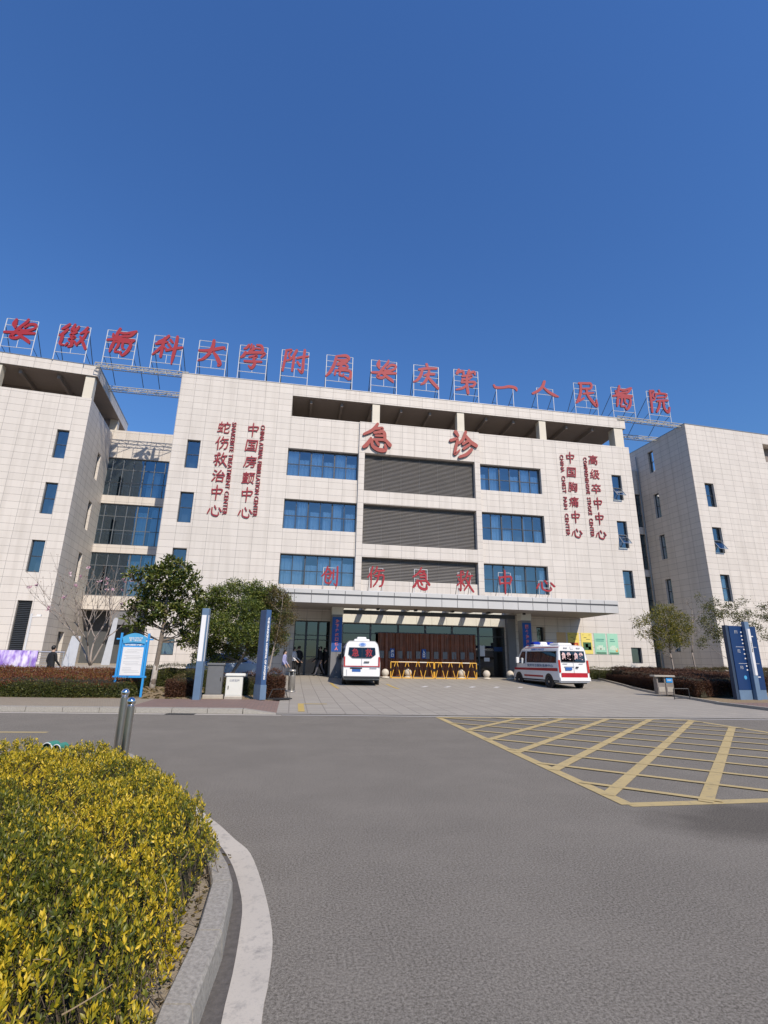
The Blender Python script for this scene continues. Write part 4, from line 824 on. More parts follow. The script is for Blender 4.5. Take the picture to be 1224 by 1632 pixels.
# red and white? no: yellow and white striped barriers with black bands
def barrier(x, L, lab):
    t = thing('crowd_barrier', lab, 'barrier', (x, 32.95, .44), 0, 'yellow barriers before the entrance')
    b = MB(); n = 6
    for i in range(n):
        b.mi = [0, 1, 0][i % 3] if i % 2 == 0 else 0
        b.tube([(-L/2+L*i/n, 0, .98), (-L/2+L*(i+1)/n, 0, .98)], .03, 8)
    b.mi = 1; b.tube([(-.9, 0, .983), (.3, 0, .983)], .031, 8); b.build('top_rail', ['barrier', 'barrier_white'], t)
    b = MB()
    for sx in (-L/2, L/2):
        b.mi = 0; b.tube([(sx, 0, .02), (sx, 0, .42)], .03, 8); b.mi = 1; b.tube([(sx, 0, .42), (sx, 0, .60)], .031, 8); b.mi = 0; b.tube([(sx, 0, .60), (sx, 0, .98)], .03, 8)
    b.build('post', ['barrier', 'black'], t)
    b = MB(); k = L/4
    for i in range(4):
        m_ = -L/2+k*i
        for (xa, za, xb, zb) in ((m_+k*.08, .04, m_+k*.5-.05, .96), (m_+k*.92, .04, m_+k*.5+.05, .96)):
            f = lambda u: (xa+(xb-xa)*u, 0, za+(zb-za)*u)
            for u0, u1, mi in ((0, .5, 0), (.5, .72, 1), (.72, 1, 0)): b.mi = mi; b.tube([f(u0), f(u1)], .024, 6)
    b.build('strut', ['barrier', 'black'], t)
    b = MB()
    for i in range(4): b.box(-L/2+L*(i+.5)/4-.32, -L/2+L*(i+.5)/4+.32, -.14, .14, 0, .05)
    b.build('foot', 'barrier', t)
barrier(7.62, 2.82, 'left yellow and white trestle barrier before the brown curtain'); barrier(10.5, 2.82, 'right yellow and white trestle barrier before the brown curtain')
for x, lab in ((2.75, 'pale stone ball bollard half hidden left of the rear-facing ambulance'), (5.85, 'stone ball bollard just right of the rear-facing ambulance'), (7.4, 'stone ball bollard behind the left yellow barrier'), (10.98, 'stone ball bollard behind the right yellow barrier'), (12.57, 'pale stone ball bollard just right of the yellow barriers'), (14.2, 'stone ball bollard nearest the striped ambulance')):
    y = 33.25 if 7 < x < 11.5 else 32.9
    t = thing('ball_bollard', lab, 'bollard', (x, y, pz(0, y)), 0, 'stone ball bollards at the entrance'); b = MB(); b.lathe([(.26, 0), (.26, .05), (.20, .09), (.12, .11)], 24); b.build('base', 'ball', t, True)
    b = MB(); b.ball((0, 0, .32), .235, 24, 14); b.build('ball', 'ball', t, True)

# ---- posters on the right wall
def poster(x0, x1, kind, lab):
    t = thing('wall_poster', lab, 'poster', ((x0+x1)/2, 34.975, 2.2), 0, 'posters on the right wall'); w_ = x1-x0; b = MB(); b.box(-w_/2, w_/2, 0, .015, 0, 1.48)
    col = {'o': (.62, .42, .22), 'y1': (.72, .58, .12), 'y2': (.74, .62, .16), 'g1': (.30, .58, .43), 'g2': (.33, .62, .45)}[kind]
    M['poster_'+kind] = mat('poster_paper_'+kind, col, .6, var=.06); b.build('sheet', 'poster_'+kind, t)
    def patch(nm, c, rects):
        if nm not in M: M[nm] = mat(nm, c, .6, var=.25, scale=9)
        q = MB()
        for i, (a, e, z0, z1) in enumerate(rects): q.box(a*w_-w_/2, e*w_-w_/2, -.003-.0006*i, -.0002, z0*1.48, z1*1.48)
        q.build('print', nm, t)
    if kind == 'y1': patch('poster_red', (.45, .07, .03), [(.12, .9, .28, .52)]); patch('poster_orange', (.70, .32, .05), [(.3, .45, .30, .5), (.6, .72, .33, .46)])
    if kind == 'y2': patch('poster_green', (.05, .13, .06), [(.14, .88, .18, .55)]); patch('poster_orange', (.70, .32, .05), [(.35, .6, .30, .48)]); patch('poster_teal', (.05, .25, .20), [(.6, .85, .20, .35)])
    if kind[0] == 'y': patch('poster_ink', (.12, .12, .05), [(.25, .5, .76, .79), (.45, .8, .68, .705), (.12, .25, .9, .915), (.7, .9, .9, .915)])
    if kind[0] == 'g':
        patch('poster_teal', (.05, .25, .20), [(.12, .86, .69, .73), (.12, .82, .61, .65)] if kind == 'g1' else [(.25, .62, .70, .74), (.22, .7, .61, .65)]); patch('poster_dgreen', (.06, .16, .09), [(.08, .95, 0.02, .09)])
        patch('poster_pale', (.55, .68, .55), [(.3, .7, .2, .42), (.15, .28, .22, .36), (.72, .85, .2, .33)]); patch('poster_orange', (.70, .32, .05), [(.45, .55, .22, .28)] if kind == 'g1' else [(.7, .9, .12, .3)])
poster(18.83, 19.55, 'o', 'plain orange poster in the canopy shade, leftmost on the right wall'); poster(19.69, 20.57, 'y1', 'yellow poster with a red picture, on the wall above the striped ambulance'); poster(20.73, 21.6, 'y2', 'yellow poster with a dark green picture on the wall'); poster(21.77, 22.7, 'g1', 'green poster with long heading, left of the two green ones'); poster(22.83, 23.68, 'g2', 'green poster with short heading, rightmost on the wall')

# ================================================================== STREET FURNITURE
# notice board
t = thing('notice_board', 'bright blue notice board with arched header and white notice in front of the hedge', 'notice board', (-5.78, 20.6, .12), R_(4)); t.scale = (1.01, 1.01, 1.01)
for x in (-.46, .46): b = MB(); b.box(x-.036, x+.036, -.036, .036, 0.0, 2.22); b.build('post', 'kiosk_blue', t)
b = MB(); b.box(-.41, .41, -.03, .05, .70, 1.92); b.box(-.56, .56, -.05, .05, .66, .72); b.box(-.62, .62, -.02, .02, 1.98, 2.03); b.build('panel', 'kiosk_blue', t)
b = MB(); arc = [(-.36+.72*i/16, 2.06+.12*math.sin(math.pi*i/16)+.04) for i in range(17)]; b.prism([(-.36, 1.84), (-.2, 1.87), (0, 1.885), (.2, 1.87), (.36, 1.84), (.42, 2.06)]+arc[::-1]+[(-.42, 2.06)], FRONT, -.07, -.035); M['kiosk_top'] = mat('kiosk_header', (.07, .33, .58), .4); b.build('header', 'kiosk_top', t)
text('header_words', '安庆市立医院健康\n宣传教育公示栏', .08, 'paper', t, (.04, -.073, 2.0), 0, .002, .002, fit=(.46, .15)); b = MB(); b.lathe([(.045, 0), (.045, .004)], 16)
text('title_words', '公示公告及健康宣教', .06, 'paper', t, (0, -.034, 1.80), 0, .003, .002, fit=(.62, .06))
b = MB(); b.box(-.345, .345, -.045, -.032, .74, 1.72); b.build('notice', 'paper', t)
b = MB()
for i in range(16):
    z = 1.62-i*.052; L = .5 if i in (0,) else random.choice([.54, .5, .42, .3]); x0 = -.28 if i % 5 else -.2; 
    if i in (3, 7, 11): continue
    b.box(x0, x0+L, -.0465, -.0455, z, z+.010)
b.build('notice_print', 'ink', t)
# pylons
t = thing('sign_pylon', 'slim grey and white wayfinding pylon beside the dark grey cabinet', 'pylon', (-3.18, 19.5, .13), R_(-8)); b = MB(); b.bevbox(-.12, .12, -.12, .12, 0, 3.12, .012); b.build('post', 'steel_blue', t)
b = MB(); b.box(-.1, .06, -.128, -.121, 1.28, 2.88); b.build('white_panel', 'white', t); b = MB(); b.box(.121, .127, -.1, -.02, 1.28, 2.88); b.build('side_strip', 'white', t)
t = thing('sign_pylon', 'slim blue pylon lettered THE MUNICIPAL HOSPITAL OF ANQING beside the pavement', 'pylon', (-1.07, 19.75, .13), R_(28)); b = MB(); b.bevbox(-.1, .1, -.26, .26, 0, 3.15, .012); b.build('post', 'pylon_blue', t); b = MB(); b.box(-.115, .115, -.275, .275, 0, .5); b.build('plinth', 'steel_blue', t)
b = MB(); b.box(.102, .112, -.2, .05, .6, 3.0); b.build('side_panel', 'sign_blue', t)
text('lettering', 'THE MUNICIPAL HOSPITAL OF ANQING', .1, 'paper', t, (0.0, -.263, 1.78), 0, .006, .003, roll=-math.pi/2, fit=(2.2, .085))
# cabinets
t = thing('electrical_cabinet', 'dark grey electrical cabinet on a concrete plinth beside the slim pylon', 'cabinet', (-2.72, 20.15, .12), R_(2)); b = MB(); b.bevbox(-.36, .36, -.22, .24, 0, .14, .02); b.build('plinth', 'concrete', t)
b = MB(); b.bevbox(-.28, .28, -.17, .2, .14, 1.16, .008); b.build('body', 'cabinet', t); b = MB(); b.bevbox(-.315, .315, -.22, .24, 1.16, 1.23, .02); b.build('lid', 'cabinet', t); b = MB(); b.box(-.262, .262, -.183, -.172, .17, 1.13); b.build('door', 'cabinet', t); b = MB(); b.box(.20, .225, -.205, -.185, .62, .74); b.build('handle', 'chrome', t)
t = thing('electrical_cabinet', 'low cream white cabinet with faded grey characters between the cabinet and blue pylon', 'cabinet', (-2.0, 20.0, .12), R_(2)); b = MB(); b.bevbox(-.31, .31, -.19, .2, 0, .10, .015); b.build('plinth', 'concrete', t)
b = MB(); b.bevbox(-.29, .29, -.17, .18, .10, .82, .01); b.build('body', 'cabinet_white', t); b = MB(); b.bevbox(-.34, .37, -.22, .22, .80, .88, .03); b.build('lid', 'cabinet_white', t)
b = MB(); b.box(-.255, .255, -.181, -.172, .14, .76); b.build('door', 'cabinet_white', t); b = MB(); b.box(-.21, -.185, -.2, -.182, .34, .46); b.build('handle', 'black', t); text('lettering', '公安监控', .1, 'ink', t, (0, -.183, .64), 0, .004, .002, fit=(.36, .09))
# left bin
t = thing('litter_bin', 'slim stainless steel litter bin at the left corner of the forecourt', 'bin', (.05, 24.0, pz(0, 24))); b = MB(); b.lathe([(.20, 0), (.20, .05), (.17, .06)], 20); b.build('base', 'bin_steel', t, True)
b = MB(); b.lathe([(.155, .05), (.155, .68), (.16, .69)], 20); b.build('body', 'bin_steel', t, True)
for k in range(4): b = MB(); a = k*math.pi/2+.4; b.tube([(.13*math.cos(a), .13*math.sin(a), .68), (.13*math.cos(a), .13*math.sin(a), .86)], .025, 8); b.build('support', 'bin_steel', t)
b = MB(); b.lathe([(.15, .855), (.165, .865), (.165, .93), (.12, .95), (.10, .94)], 20); b.build('top', 'bin_steel', t, True); b = MB(); b.lathe([(.09, .68), (.09, .86)], 14); b.build('inner_bin', 'black', t)
# right bin
t = thing('litter_bin', 'twin stone litter bin with a flat lid and blue label before the brown hedge', 'bin', (17.75, 23.0, pz(0, 23)+.03), R_(-14)); M['bin_stone'] = mat('bin_stone', (.22, .19, .165), .7, var=.15, scale=8)
b = MB(); b.bevbox(-.38, -.01, -.2, .2, .05, .58, .015); b.bevbox(.01, .38, -.2, .2, .05, .58, .015); b.box(-.38, -.32, -.18, .2, .58, .86); b.box(.32, .38, -.18, .2, .58, .86); b.box(-.03, .03, -.18, .2, .58, .86); b.box(-.32, .32, .15, .2, .58, .86); b.build('body', 'bin_stone', t)
b = MB(); b.bevbox(-.50, .46, -.27, .27, .86, .93, .015); b.build('lid', 'concrete', t); b = MB(); b.box(-.33, -.06, -.215, -.203, .18, .40); b.box(.06, .33, -.215, -.203, .18, .40); b.build('litter_flap', 'concrete', t)
b = MB(); b.box(.05, .34, -.21, -.205, .60, .82); b.build('label', 'kiosk_blue', t); text('label_words', '可回收', .08, 'paper', t, (.2, -.213, .71), 0, .003, .002, fit=(.2, .07))
# low hoop rack right and left
for loc, rz, W, lab in (((17.03, 21.0, pz(0, 21)+.03), R_(-6), .70, 'low black steel hoop at the edge of the right planting bed'), ((-.42, 20.35, .1), R_(20), .75, 'black metal hoop and tray at the foot of the brown bush')):
    t = thing('hoop_rail', lab, 'rail', loc, rz); b = MB(); b.tube([(-W/2, 0, 0), (-W/2, 0, .42), (-W/2+.02, 0, .45), (W/2-.02, 0, .45), (W/2, 0, .42), (W/2, 0, 0)] if loc[0] > 5 else [(-W/2, 0, .0), (-W/2+.16, .05, .34), (W/2-.1, .05, .34), (W/2, 0, 0)], .018, 8); b.build('hoop', 'black', t)
    b = MB(); b.box(-W/2, W/2, -.015, .015, .03, .06) if loc[0] > 5 else b.box(-W/2-.1, W/2+.1, -.22, .12, .0, .035); b.build('foot_bar', 'black', t)
# directory sign right
t = thing('directory_sign', 'wide dark blue hospital directory sign with a grey centre post on the right', 'sign', (20.55, 20.9, .12), R_(8)); b = MB(); b.bevbox(-.83, .83, -.06, .12, .42, 3.22, .01); b.build('panel', 'sign_blue', t); b = MB(); b.bevbox(-.83, .83, -.05, .11, 0, .42, .008); b.build('plinth', 'steel_blue', t)
M['sign_side_dark'] = mat('sign_edge', (.03, .05, .09), .5); b = MB(); b.box(-.99, -.835, -.02, .16, 0, 3.24); b.build('side_post', 'sign_side_dark', t)
b = MB(); b.bevbox(-.05, .22, -.24, -.065, 0, 3.42, .01); b.build('centre_post', 'steel_blue', t); b = MB(); b.box(.075, .215, -.248, -.241, 1.05, 3.1); b.build('white_strip', 'paper', t)
b = MB(); b.box(-.048, .07, -.247, -.2405, 1.05, 3.1); M['post_grey'] = mat('post_grey', (.22, .26, .33), .5); b.build('grey_strip', 'post_grey', t)
b = MB()
for z in (2.28, 1.55): b.box(-.6, -.08, -.066, -.061, z, z+.012); b.box(.27, .68, -.066, -.061, z, z+.012)
for i, z in enumerate((2.92, 2.75, 2.58, 2.42, 2.15, 1.95, 1.75, 1.42, 1.25)): b.box(-.18, -.10, -.066, -.061, z, z+.055)
for z, L in ((2.92, .1), (2.75, .28), (1.92, .14), (.95, .3)): b.box(.30, .30+L, -.066, -.061, z, z+.045)
b.build('listing', 'paper', t)
for s, z in (('F1', 2.95), ('F2', 2.1), ('F3', 1.38)): text('floor_words', s, .15, 'ink', t, (-.45, -.064, z), 0, .002, .003, fit=(.16, .14))
b = MB(); b.prism([(-.33+.085*math.cos(k*.314), .95+.085*math.sin(k*.314)) for k in range(20)], FRONT, -.067, -.061); b.build('emblem', 'kiosk_top', t)
text('post_words', '门急诊住院部', .1, 'cabinet', t, (.145, -.25, 2.3), 0, .003, .002, fit=(.5, .07), roll=-math.pi/2)
# drain grate
t = thing('drain_grate', 'dark iron drain grate in the gutter below the far kerb', 'grate', (-3.0, ye(-3)-.24, .006), R_(-5.5)); b = MB(); b.box(-.4, .4, -.16, .16, 0, .004); b.build('frame', 'black', t); b = MB()
for i in range(11): b.box(-.37+i*.07, -.33+i*.07, -.13, .13, .0045, .009)
b.build('bar', 'dark_metal', t)
# polished bollards in the island
def at(u, v, Y):                                         # photo point on the vertical plane at distance Y
    d = fw*FPX+cr*(u-612)-cu*(v-816); return Vector((0, 0, H))+d*(Y/d.y)
BA, BB = at(200, 1104, 9.0), at(209.6, 1118, 8.2)
for x, y, h, lab in ((BA.x, 9.0, BA.z-.085+.06, 'polished steel ball-topped bollard, the taller one at the back of the golden shrubs'), (BB.x, 8.2, BB.z-.085+.06, 'polished steel ball-topped bollard, the nearer one at the back of the golden shrubs')):
    t = thing('steel_bollard', lab, 'bollard', (x, y, .085), 0, 'steel bollards behind the golden shrubs'); b = MB(); b.lathe([(.056, 0), (.056, h-.13), (.048, h-.125), (.048, h-.12)], 24); weld(b.build('post', 'steel', t))
    b = MB(); b.lathe([(.045, h-.122), (.045, h-.10)], 20); b.ball((0, 0, h-.06), .062, 24, 14); b.build('ball', 'chrome', t, True); b = MB(); b.lathe([(.09, 0), (.09, .012), (.058, .014)], 20); b.build('flange', 'steel', t)
# green plastic piece in the shrubs
t = thing('plastic_cover', 'green plastic double-arched cover lying on top of the golden shrubs', 'plastic cover', (at(81, 1206, 7.55).x, 7.55, at(81, 1206, 7.55).z), R_(-12)); GREEN = t; b = MB()
for cx, r in ((-.075, .085), (.05, .07)):
    for k in range(10):
        a0, a1 = math.pi*k/10, math.pi*(k+1)/10; q = []
        for d in (0, .16): q += [(cx+r*math.cos(a0), d, r*1.25*math.sin(a0)), (cx+r*math.cos(a1), d, r*1.25*math.sin(a1)), (cx+.86*r*math.cos(a1), d, .86*r*1.25*math.sin(a1)), (cx+.86*r*math.cos(a0), d, .86*r*1.25*math.sin(a0))]
        b.hexa(q)
b.build('shell', 'green_plastic', t); b = MB()
for cx, r in ((-.075, .078), (.05, .064)): b.tube([(cx+r*math.cos(math.pi*k/12), -.004, r*1.25*math.sin(math.pi*k/12)) for k in range(13)], .006, 5)
b.build('rim', 'paper', t)
M['dark_green'] = mat('dark_green_plastic', (.012, .07, .045), .5); b = MB()
for cx, r in ((-.075, .07), (.05, .057)): b.prism([(cx+r*math.cos(math.pi*k/10), r*1.25*math.sin(math.pi*k/10)) for k in range(11)], FRONT, .03, .05)
b.build('inside', 'dark_green', t)
# terrace rail, purple cloth, camera pole, boards
t = thing('terrace_railing', 'steel railing along the edge of the raised terrace at the left', 'railing', (-14.4, 26.0, .9)); b = MB(); b.tube([(-12, 0, .74), (4.2, 0, .74)], .035, 8); b.tube([(-12, 0, .10), (4.2, 0, .10)], .02, 6); b.build('handrail', 'rail_steel', t)
b = MB()
for i in range(13): b.tube([(-11.8+i*1.33, 0, 0), (-11.8+i*1.33, 0, .74)], .025, 8)
b.build('post', 'rail_steel', t); b = MB()
for i in range(5): b.tube([(-12, 0, .2+.11*i), (4.2, 0, .2+.11*i)], .009, 5)
b.build('bar', 'rail_steel', t)
def cloth_mat():
    m, t_, bs = nodes('purple_quilt'); o = nd(t_, 'ShaderNodeTexCoord').outputs['Object']; mp = nd(t_, 'ShaderNodeMapping'); t_.links.new(o, mp.inputs[0]); mp.inputs['Scale'].default_value = (2.6, 1, .9)
    t_.links.new(ramp(t_, noise(t_, mp.outputs[0], 1.6, 5, .6), [(.40, (.22, .13, .45)), (.52, (.45, .36, .62)), (.62, (.68, .64, .72))]), bs.inputs['Base Color']); bs.inputs['Roughness'].default_value = .9; return m
M['quilt'] = cloth_mat(); b = MB(); N = 60; row = [(-1.5+2.75*i/N, .03*math.sin(i*.5)+.02*math.sin(i*1.3)) for i in range(N+1)]
b.add([(x, -.05+d, .06+.06*math.sin(x*2)-.04*x) for x, d in row]+[(x, -.045+d*.3, .79) for x, d in row]+[(x, .05+d*.3, .79) for x, d in row]+[(x, .06+d, .3) for x, d in row], [(k*(N+1)+i, k*(N+1)+i+1, (k+1)*(N+1)+i+1, (k+1)*(N+1)+i) for k in range(3) for i in range(N)])
o = b.build('hanging_quilt', 'quilt', None, True); o.location = (-12.55, 26.0, .9); tag(o, 'purple and white quilt hung over the terrace railing', 'quilt')
t = thing('camera_pole', 'thin white pole with a small camera in front of the dark louvred window', 'pole', (-15.2, 33.2, .9)); b = MB(); b.tube([(0, 0, 0), (0, 0, 2.9)], .06, 10); b.build('pole', 'white_metal', t); b = MB(); b.tube([(0, 0, 2.7), (.35, 0, 2.78)], .025, 6); b.box(.3, .52, -.06, .06, 2.74, 2.86); b.build('camera', 'white', t)
t = thing('wall_sign', 'white wall sign with blue top stripe and red bottom stripe at the left edge', 'sign', (frame_pos(tL, -11.87-3.1, YL)[0], frame_pos(tL, -11.87-3.1, YL)[1]-.02, 2.85), tL); b = MB(); b.box(-.7, .55, -.02, .01, 0, .56); b.build('board', 'paper', t); b = MB(); b.box(-.7, .55, -.026, -.0205, .42, .56); b.build('blue_stripe', 'emblem', t); b = MB(); b.box(-.7, .55, -.026, -.0205, 0, .06); b.build('red_stripe', 'sign_red', t)
text('wall_words', '急诊停车场入口', .1, 'ink', t, (-.05, -.027, .24), 0, .003, .002, fit=(.9, .13))
for i, (x, y, w_, h, lean, tw, lab) in enumerate(((-12.2, 31.8, .62, 1.65, .35, R_(12), 'short grey board leaning against the wing at the link doorway'), (-12.15, 37.5, .52, 3.1, .5, R_(8), 'tall pale board leaning inside the link doorway'))):
    b = MB(); b.hexa([(-w_/2, 0, 0), (w_/2, 0, 0), (w_/2, .06, 0), (-w_/2, .06, 0), (-w_/2+lean*.5, lean, h), (w_/2, lean, h), (w_/2, lean+.06, h), (-w_/2+lean*.5, lean+.06, h)]); o = b.build('leaning_board', 'ply'); o.location = (x, y, .9); o.rotation_euler = (0, 0, tw); tag(o, lab, 'board')

# ================================================================== VEHICLES
def wheel(parent, x, y, r=.34, w=.22):
    for_ = MB(); prof = [(r-.11, -w/2), (r-.03, -w/2), (r, -w/2+.035), (r, w/2-.035), (r-.03, w/2), (r-.11, w/2)]
    rings = [[(x+a*math.cos(2*math.pi*k/28), y+z, r+a*math.sin(2*math.pi*k/28)) for k in range(28)] for a, z in prof]; for_.loft(rings, True, True); wt = for_.build('wheel', 'tyre', parent)
    b = MB(); s = 1 if y > 0 else -1; rings = [[(x+a*math.cos(2*math.pi*k/24), y+s*d, r+a*math.sin(2*math.pi*k/24)) for k in range(24)] for a, d in ((r-.12, w/2+.004), (r-.14, w/2-.03), (.07, w/2-.02), (.06, w/2+.012), (.001, w/2+.014))]; b.loft(rings, False, True); b.build('rim', 'rim', wt)
def halfw(z):                                            # half width of the van at height z
    return float(np.interp(z, [.3, .45, .7, 1.15, 1.55, 2.05, 2.22, 2.32], [.93, .985, 1.0, 1.0, .965, .90, .84, .70]))
def ambulance(label, loc, rz, kind):
    t = thing('ambulance', label, 'ambulance', loc, rz, 'ambulances'); L = 5.5
    rings = []                                            # x=0 rear, +x front
    def ring(x, zt, wk=1.0, zb=.33):
        prof = [zb, .45, .7, 1.15, 1.55, 2.0, 2.18, 2.27, 2.32]; k = (zt-zb)/(2.32-zb); pts = []
        for z in prof:
            zz = zb+(z-zb)*min(1, k) if zt < 2.32 else z
            hw = halfw(zz if zt > 1.4 else z*.9)*wk if zt > 1.4 else halfw(.9)*wk*(1-.22*max(0, (z-1.9))/.42)
            pts.append((hw, zz))
        pts.append((0.001, (zt if zt < 2.32 else 2.345)))
        return [(x, -h, z) for h, z in pts]+[(x, h, z) for h, z in pts[::-1][1:]]
    st = [(.02, 2.29, .955), (.0, 2.30, .965), (.03, 2.315, .985), (.12, 2.32, 1.0), (1.2, 2.32, 1), (2.4, 2.32, 1), (3.6, 2.32, 1), (3.95, 2.31, 1), (4.3, 2.12, .985), (4.75, 1.52, .98), (4.95, 1.22, .97), (5.3, 1.08, .93), (5.46, .92, .88), (5.5, .7, .84)]
    rr_ = []
    for x, zt, wk in st:
        lean = (0 if x > .5 else 1); R0 = ring(x, zt, wk)
        if lean: R0 = [(px+max(0, (pz_-1.1))*.10, py, pz_) for px, py, pz_ in R0]
        rr_.append(R0)
    b = MB(); b.loft(rr_, True, True); body = weld(b.build('body', 'van_white', t), 32)
    def back(y, z, d=0): return (-.004-d+max(0, z-1.1)*.10, -y, z)         # point on the rear face, y to the right as seen
    def rect(nm, m_, y0, y1, z0, z1, d=.003, poly=None, parent=t):
        q = MB(); pl = poly or [(y0, z0), (y1, z0), (y1, z1), (y0, z1)]; n = len(pl)
        q.add([back(y, z, d) for y, z in pl]+[back(y, z, -.01) for y, z in pl], [tuple(range(n))[::-1]]+[(i, (i+1) % n, (i+1) % n+n, i+n) for i in range(n)]); return q.build(nm, m_, parent)
    def side(nm, m_, x0, x1, z0, z1, s=1, d=.004, nx=14, f0=None, f1=None, parent=t):
        q = MB(); nz = 5; vs = []
        for j in range(nz+1):
            for i in range(nx+1):
                x = x0+(x1-x0)*i/nx; za = f0(x) if f0 else z0; zb = f1(x) if f1 else z1; z = za+(zb-za)*j/nz; vs.append((x, s*(halfw(z)*(.985 if x > 4.2 else 1)+d), z))
        q.add(vs, [(j*(nx+1)+i, j*(nx+1)+i+1, (j+1)*(nx+1)+i+1, (j+1)*(nx+1)+i) for j in range(nz) for i in range(nx)]); return q.build(nm, m_, parent, True)
    if kind == 1:
        wg = rect('rear_window', 'black', 0, 0, 0, 0, .004, [(-.70, 1.98), (-.74, 1.62), (-.5, 1.44), (.5, 1.44), (.74, 1.62), (.70, 1.98)])
        rect('rear_glass', 'van_glass', 0, 0, 0, 0, .006, [(-.68, 1.965), (-.72, 1.63), (-.49, 1.455), (-.01, 1.455), (-.01, 1.965)], wg); rect('rear_glass', 'van_glass', 0, 0, 0, 0, .006, [(.01, 1.965), (.01, 1.455), (.49, 1.455), (.72, 1.63), (.68, 1.965)], wg)
        rect('red_line', 'van_red', -.93, .93, .985, 1.03); rect('bumper', 'black', -.96, .96, .36, .50, .05); rect('lower_panel', 'van_white', -.80, .80, .50, .86, .022); rect('plate_recess', 'black', -.62, .02, .86, .93, .006); pl = rect('number_plate', 'plate_blue', -.52, -.06, .72, .86, .028)
        em = MB(); em.add([back(.02+.20*math.cos(k*.2094), 2.14+.10*math.sin(k*.2094), .005) for k in range(30)], [tuple(range(30))]); M['emblem_pale'] = mat('emblem_pale', (.35, .45, .70), .5); eo = em.build('emblem', 'emblem_pale', t)
        em = MB(); em.add([back(.02+.12*math.cos(k*.2094), 2.14+.07*math.sin(k*.2094), .008) for k in range(30)], [tuple(range(30))]); em.build('emblem_centre', 'emblem', eo)
        rect('door_handle', 'black', .12, .40, 1.21, 1.26, .02); rect('door_seam', 'ink', -.006, .006, .52, 1.44, .0035); rect('model_script', 'ink', .42, .80, .90, .93, .005)
        for ch, y in (('急', -.36), ('救', .37)): text('window_character', ch, .4, 'sign_red', t, back(y, 1.72, .012), math.pi/2*-1, .004, .003, fit=(.38, .42), tilt=R_(5.7))
        for s in (-1, 1): rect('tail_lamp', 'lamp_red', s*.93-.035, s*.93+.035, .98, 1.5, .012); side('roof_rail', 'white', .3, 3.6, 2.27, 2.33, s, .03)
        b = MB(); b.bevbox(.55, 1.5, -.42, .42, 2.34, 2.44, .03); b.bevbox(.75, 1.35, -.26, .26, 2.44, 2.56, .04); b.build('roof_unit', 'van_white', t)
    else:
        wg = rect('rear_window', 'black', -.78, .78, 1.42, 2.02, .004); rect('rear_glass', 'van_glass', -.75, -.02, 1.45, 1.99, .006, None, wg); rect('rear_glass', 'van_glass', .02, .75, 1.45, 1.99, .006, None, wg)
        M['window_letter'] = mat('window_letter', (.72, .50, .48), .6)
        for i, ch in enumerate('急救急救'): y = (-.58, -.25, .22, .55)[i]; text('window_character', ch, .4, 'window_letter', t, back(y, 1.74, .012), -math.pi/2, .03, .003, fit=(.27, .40), tilt=R_(5.7))
        rect('red_band', 'van_red', -.84, .84, .60, .84, .012); rect('bumper', 'van_white', -.97, .97, .42, .60, .07); rect('number_plate', 'plate_blue', -.56, -.14, .99, 1.14, .012); rect('plate_lamp', 'ink', -.62, .02, 1.16, 1.19, .01); rect('door_handle', 'black', .12, .28, 1.10, 1.18, .02); rect('door_seam', 'ink', -.006, .006, .84, 1.42, .0035)
        rect('script', 'ink', .35, .62, 1.32, 1.345, .005); rect('script', 'ink', -.7, -.4, 1.32, 1.345, .005)
        for y in (-.42, .42): rect('warning_lamp', 'ink', y-.12, y+.12, 2.15, 2.21, .02)
        rect('round_mark', 'paper', -.1, .1, 2.12, 2.26, .01)
        for s in (-1, 1): rect('tail_lamp', 'lamp_red', s*.92-.06, s*.92+.06, .86, 1.52, .014)
        b = MB(); b.bevbox(3.0, 3.4, -.72, .72, 2.36, 2.42, .02); b.build('beacon_base', 'white', t)
        for y0_, y1_, m_ in ((-.72, -.24, 'lamp_blue'), (-.24, .24, 'white'), (.24, .72, 'lamp_blue')):
            b = MB(); b.bevbox(2.98, 3.42, y0_+.004, y1_-.004, 2.42, 2.58, .05); b.build('beacon', m_, t)
        b = MB(); b.bevbox(.7, 1.7, -.45, .45, 2.34, 2.47, .05); b.build('roof_unit', 'van_white', t)
    for s in (-1, 1):
        if kind == 2:
            side('side_stripe', 'van_red', .12, 5.1, .92, 1.08, s, f0=lambda x: .92-.0*x, f1=lambda x: 1.09-.01*x); side('side_stripe', 'van_red', 1.7, 3.9, .56, .66, s); side('side_stripe', 'van_red', .12, 3.9, 2.195, 2.235, s)
            text('side_words', 'AMBULANCE', .15, 'emblem', t, (2.35, s*(halfw(2.11)+.010), 2.11), math.pi if s > 0 else 0, .006, .002, fit=(1.5, .11), tilt=R_(17) ); text('side_words', '安庆市立医院急救中心', .2, 'steel_blue', t, (2.0, s*(halfw(1.20)+.010), 1.20), math.pi if s > 0 else 0, .004, .002, fit=(2.9, .17), tilt=R_(2))
            rect_z = (1.36, 2.00)
        else:
            side('side_stripe', 'van_red', .12, 5.1, .95, 1.02, s); rect_z = (1.42, 1.98)
        wf = side('side_window', 'black', .25 if kind == 2 else .35, 3.55, *rect_z, s, .005); side('side_glass', 'van_glass', .32 if kind == 2 else .42, 1.85, rect_z[0]+.04, rect_z[1]-.04, s, .009, parent=wf); side('side_glass', 'van_glass', 1.92, 3.48, rect_z[0]+.04, rect_z[1]-.04, s, .009, parent=wf)
        side('cab_window', 'van_glass', 3.72, 4.62, 1.28, 2.0, s, .008, f0=lambda x: 1.30, f1=lambda x: min(2.0, 2.0-(x-4.2)*1.45) if x > 4.2 else 2.0); side('sill', 'black', .1, 5.2, .36, .44, s, .006)
        side('door_seam', 'ink', 3.62, 3.635, .5, 2.1, s, .004, 1)
